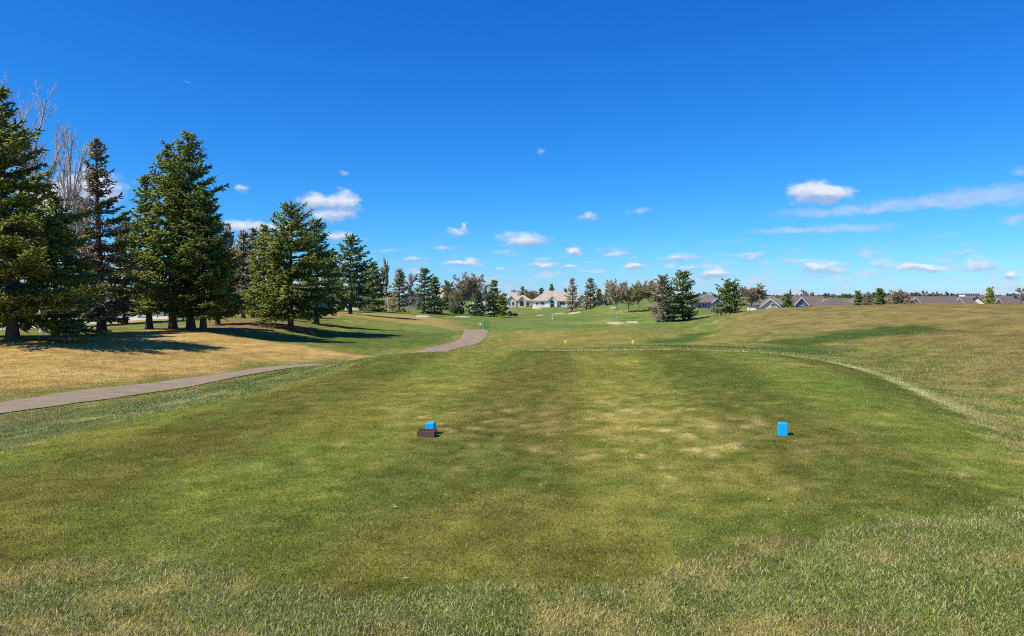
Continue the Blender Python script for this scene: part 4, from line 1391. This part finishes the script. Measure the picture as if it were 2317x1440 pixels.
# ----------------------------------------------------------------- tee furniture
def tee_marker(px, py_base, d, w, h, mat, label, group, rz):
    x = (px - CX) / F * d
    z = hz(x, d)
    t = thing('tee_marker', label, 'tee marker', (x, d, z), rz, group)
    b = MB()
    k = .94
    a = w / 2
    b.poly([(-a, -a, -.02), (a, -a, -.02), (a, a, -.02), (-a, a, -.02), (-a * k, -a * k, h), (a * k, -a * k, h), (a * k, a * k, h), (-a * k, a * k, h)],
           [(0, 3, 2, 1), (4, 5, 6, 7), (0, 1, 5, 4), (1, 2, 6, 5), (2, 3, 7, 6), (3, 0, 4, 7)])
    b.build('block', M[mat], t, bevel=w * .07)
    MB().cyl((0, 0, -.14), (0, 0, 1), .006, .13, 8, .009).build('spike', M['darkmetal'], t)
    return t


DB = EYE * F / (993 - HOR)
tee_marker(975, 980, DB * 1.025, .108, .132, 'blue', 'blue tee marker block behind the dark wooden tray', 'blue tee markers', -.22)
tee_marker(1771, 993, DB, .108, .138, 'blue', 'blue tee marker block standing alone on the right of the tee', 'blue tee markers', -.30)
tee_marker(1280, 775, 36, .105, .150, 'yellow', 'yellow tee marker on the forward tee, left one', 'yellow tee markers', .1)
tee_marker(1432, 775, 36, .105, .150, 'yellow', 'yellow tee marker on the forward tee, right one', 'yellow tee markers', -.1)


def tray():
    d = EYE * F / (990 - HOR) - .02
    x = (966 - CX) / F * d
    t = thing('wooden_tray', 'small open dark wooden tray on the grass in front of a blue block', 'tray', (x, d, hz(x, d)), -.12)
    w, dp, h, th = .205, .135, .066, .018
    MB().box(-w / 2, w / 2, -dp / 2, -dp / 2 + th, 0.002, h).build('front_board', M['wood'], t, .002)
    MB().box(-w / 2, w / 2, dp / 2 - th, dp / 2, 0.002, h + .006).build('back_board', M['wood'], t, .002)
    for s in (-1, 1):
        xo = s * (w / 2 - th / 2)
        MB().box(xo - th / 2 + .001, xo + th / 2 - .001, -dp / 2 + th, dp / 2 - th, 0.002, h - .003).build('side_board', M['wood'], t, .002)
    MB().box(-w / 2 + th, w / 2 - th, -dp / 2 + th, dp / 2 - th, 0.004, .016).build('bottom_board', M['wood'], t)


tray()

# green rope stakes beside the path and small signs
for k, (px, d, h, lab) in enumerate([(1095.5, 59, .72, 'green stake farthest along the right edge of the path'), (1098.5, 55.5, .74, 'second farthest green stake beside the path'), (1102, 52, .76, 'second nearest green stake beside the path'), (1106.5, 49, .80, 'nearest green stake at the bend of the path')]):
    x = (px - CX) / F * d
    t = thing('rope_stake', lab, 'stake', (x, d, hz(x, d)), 0, 'green rope stakes')
    MB().cyl((0, 0, -.2), (0, 0, 1), .028, h + .2, 8, .024).build('post', M['green_paint'], t)
    MB().cyl((0, 0, h), (0, 0, 1), .034, .04, 8, .012).build('cap', M['green_paint'], t)


def sign(px, d, h, w, hh, mat, label, tilt=0):
    x = (px - CX) / F * d
    t = thing('small_sign', label, 'sign', (x, d, hz(x, d)), tilt)
    MB().cyl((0, 0, -.2), (0, 0, 1), .022, h + .2, 8).build('post', M['green_paint'], t)
    MB().box(-w / 2, w / 2, -.045, -.023, h - hh * .3, h + hh * .7).build('plate', M[mat], t, .005)


sign(1087, 66, .62, .15, .20, 'white_paint', 'small pale sign on a stake beyond the end of the path')
sign(876, 92, .42, .16, .22, 'green_paint', 'small dark sign on the tan knoll below the bare poplars')
sign(912, 95, .38, .14, .18, 'green_paint', 'small dark sign right of the other one on the tan knoll')


def marker_post():
    g = ground_at(1250, 724)
    t = thing('yardage_post', 'slim pale yardage post standing on the fairway', 'post', (g[0], g[1], hz(*g)))
    MB().cyl((0, 0, -.2), (0, 0, 1), .09, 1.3, 10, .085).build('post', M['cream'], t)
    MB().cyl((0, 0, 1.1), (0, 0, 1), .085, .10, 10, .03).build('cap', M['cream'], t)


marker_post()


def golf_cart():
    d, px = 205, 1161
    x = (px - CX) / F * d
    t = thing('golf_cart', 'dark golf cart with a pale canopy parked on the fairway', 'golf cart', (x, d, hz(x, d)), radians(35))
    b = MB()
    prof = [(-1.15, .34), (1.18, .34), (1.22, .62), (1.05, .82), (.55, .92), (.42, .42), (-.28, .42), (-.30, .72), (-1.1, .78), (-1.2, .6)]
    n = len(prof)
    b.poly([(p[0], -.55, p[1]) for p in prof] + [(p[0], .55, p[1]) for p in prof], [tuple(range(n))[::-1], tuple(range(n, 2 * n))] + [(i, (i + 1) % n, n + (i + 1) % n, n + i) for i in range(n)])
    b.build('body', M['darkmetal'], t, .03)
    MB().box(-.75, -.22, -.5, .5, .782, .90).build('seat', M['seat'], t, .03)
    MB().box(-.88, -.76, -.5, .5, .90, 1.22).build('backrest', M['seat'], t, .03)
    MB().poly([(-1.05, -.62, 1.80), (.75, -.62, 1.80), (.75, .62, 1.80), (-1.05, .62, 1.80), (-.95, -.55, 1.88), (.65, -.55, 1.88), (.65, .55, 1.88), (-.95, .55, 1.88)],
              [(0, 3, 2, 1), (4, 5, 6, 7), (0, 1, 5, 4), (1, 2, 6, 5), (2, 3, 7, 6), (3, 0, 4, 7)]).build('canopy', M['canopy'], t)
    for sx_, xx, x2 in ((0, -.95, -.98), (1, .78, .60)):
        for yy in (-.5, .5):
            p0, p1 = np.array([xx, yy, .76]), np.array([x2, yy, 1.80])
            MB().cyl(p0, p1 - p0, .022, np.linalg.norm(p1 - p0), 8).build('canopy_post', M['darkmetal'], t)
    MB().cyl((.45, .22, .86), (-.5, 0, .6), .018, .35, 8).cyl((.24, .22, 1.15), (-.5, 0, .6), .17, .025, 14).build('steering_wheel', M['darkmetal'], t)
    for xx in (-.80, .85):
        for yy in (-.60, .44):
            w = MB().cyl((xx, yy, .23), (0, 1, 0), .23, .17, 16).build('wheel', M['rubber'], t)
            MB().cyl((xx, yy - .01, .23), (0, 1, 0), .11, .19, 12).build('rim', M['canopy'], w)
    for yy in (-.28, .28):
        MB().cyl((-1.02, yy, .79), (-.1, 0, 1), .14, .85, 10, .16).build('golf_bag', M['seat'], t)


golf_cart()


def parked_car():
    d, px = 71, 292
    x = (px - CX) / F * d
    t = thing('parked_car', 'dark parked car half hidden behind the spruce trunks', 'car', (x, d, hz(x, d)), radians(8))
    prof = [(-2.1, .35), (2.15, .35), (2.2, .70), (1.3, .92), (.75, 1.40), (-.95, 1.42), (-1.7, .98), (-2.15, .92)]
    n = len(prof)
    MB().poly([(p[0], -.85, p[1]) for p in prof] + [(p[0], .85, p[1]) for p in prof], [tuple(range(n))[::-1], tuple(range(n, 2 * n))] + [(i, (i + 1) % n, n + (i + 1) % n, n + i) for i in range(n)]).build('body', M['car_paint'], t, .08)
    for s in (-1, 1):
        y0 = s * .852
        MB().poly([(.62, y0, 1.30), (-.05, y0, 1.33), (-.05, y0, .98), (1.0, y0, .98)], [(0, 1, 2, 3)]).build('side_window', M['glass'], t)
        MB().poly([(-.15, y0, 1.33), (-.90, y0, 1.33), (-1.40, y0, 1.0), (-.15, y0, .98)], [(0, 1, 2, 3)]).build('side_window', M['glass'], t)
    for xx in (-1.35, 1.35):
        for yy in (-.90, .70):
            w = MB().cyl((xx, yy, .32), (0, 1, 0), .32, .2, 18).build('wheel', M['rubber'], t)
            MB().cyl((xx, yy - .01, .32), (0, 1, 0), .19, .22, 12).build('rim', M['canopy'], w)


parked_car()


def play_shed():
    d, px = 172, 884
    x = (px - CX) / F * d
    t = thing('garden_shed', 'small orange garden shed behind the brown-green spruce', 'shed', (x, d, hz(x, d)), .2)
    MB().box(-1.2, 1.2, 0, 1.6, -.4, 1.1).poly([(-1.2, 0, 1.1), (-1.2, 1.6, 1.1), (-1.2, .8, 1.65)], [(0, 1, 2)]).poly([(1.2, 0, 1.1), (1.2, 1.6, 1.1), (1.2, .8, 1.65)], [(0, 2, 1)]).build('wall', M['orange'], t)
    r = MB()
    gable(r, -1.2, 1.2, 0, 1.6, 1.12, 1.68, .15, 'x', .06)
    r.build('roof', M['brownshingle'], t)
    MB().box(-.35, .35, -.04, .01, 0, .95).build('door', M['fence'], t)


play_shed()
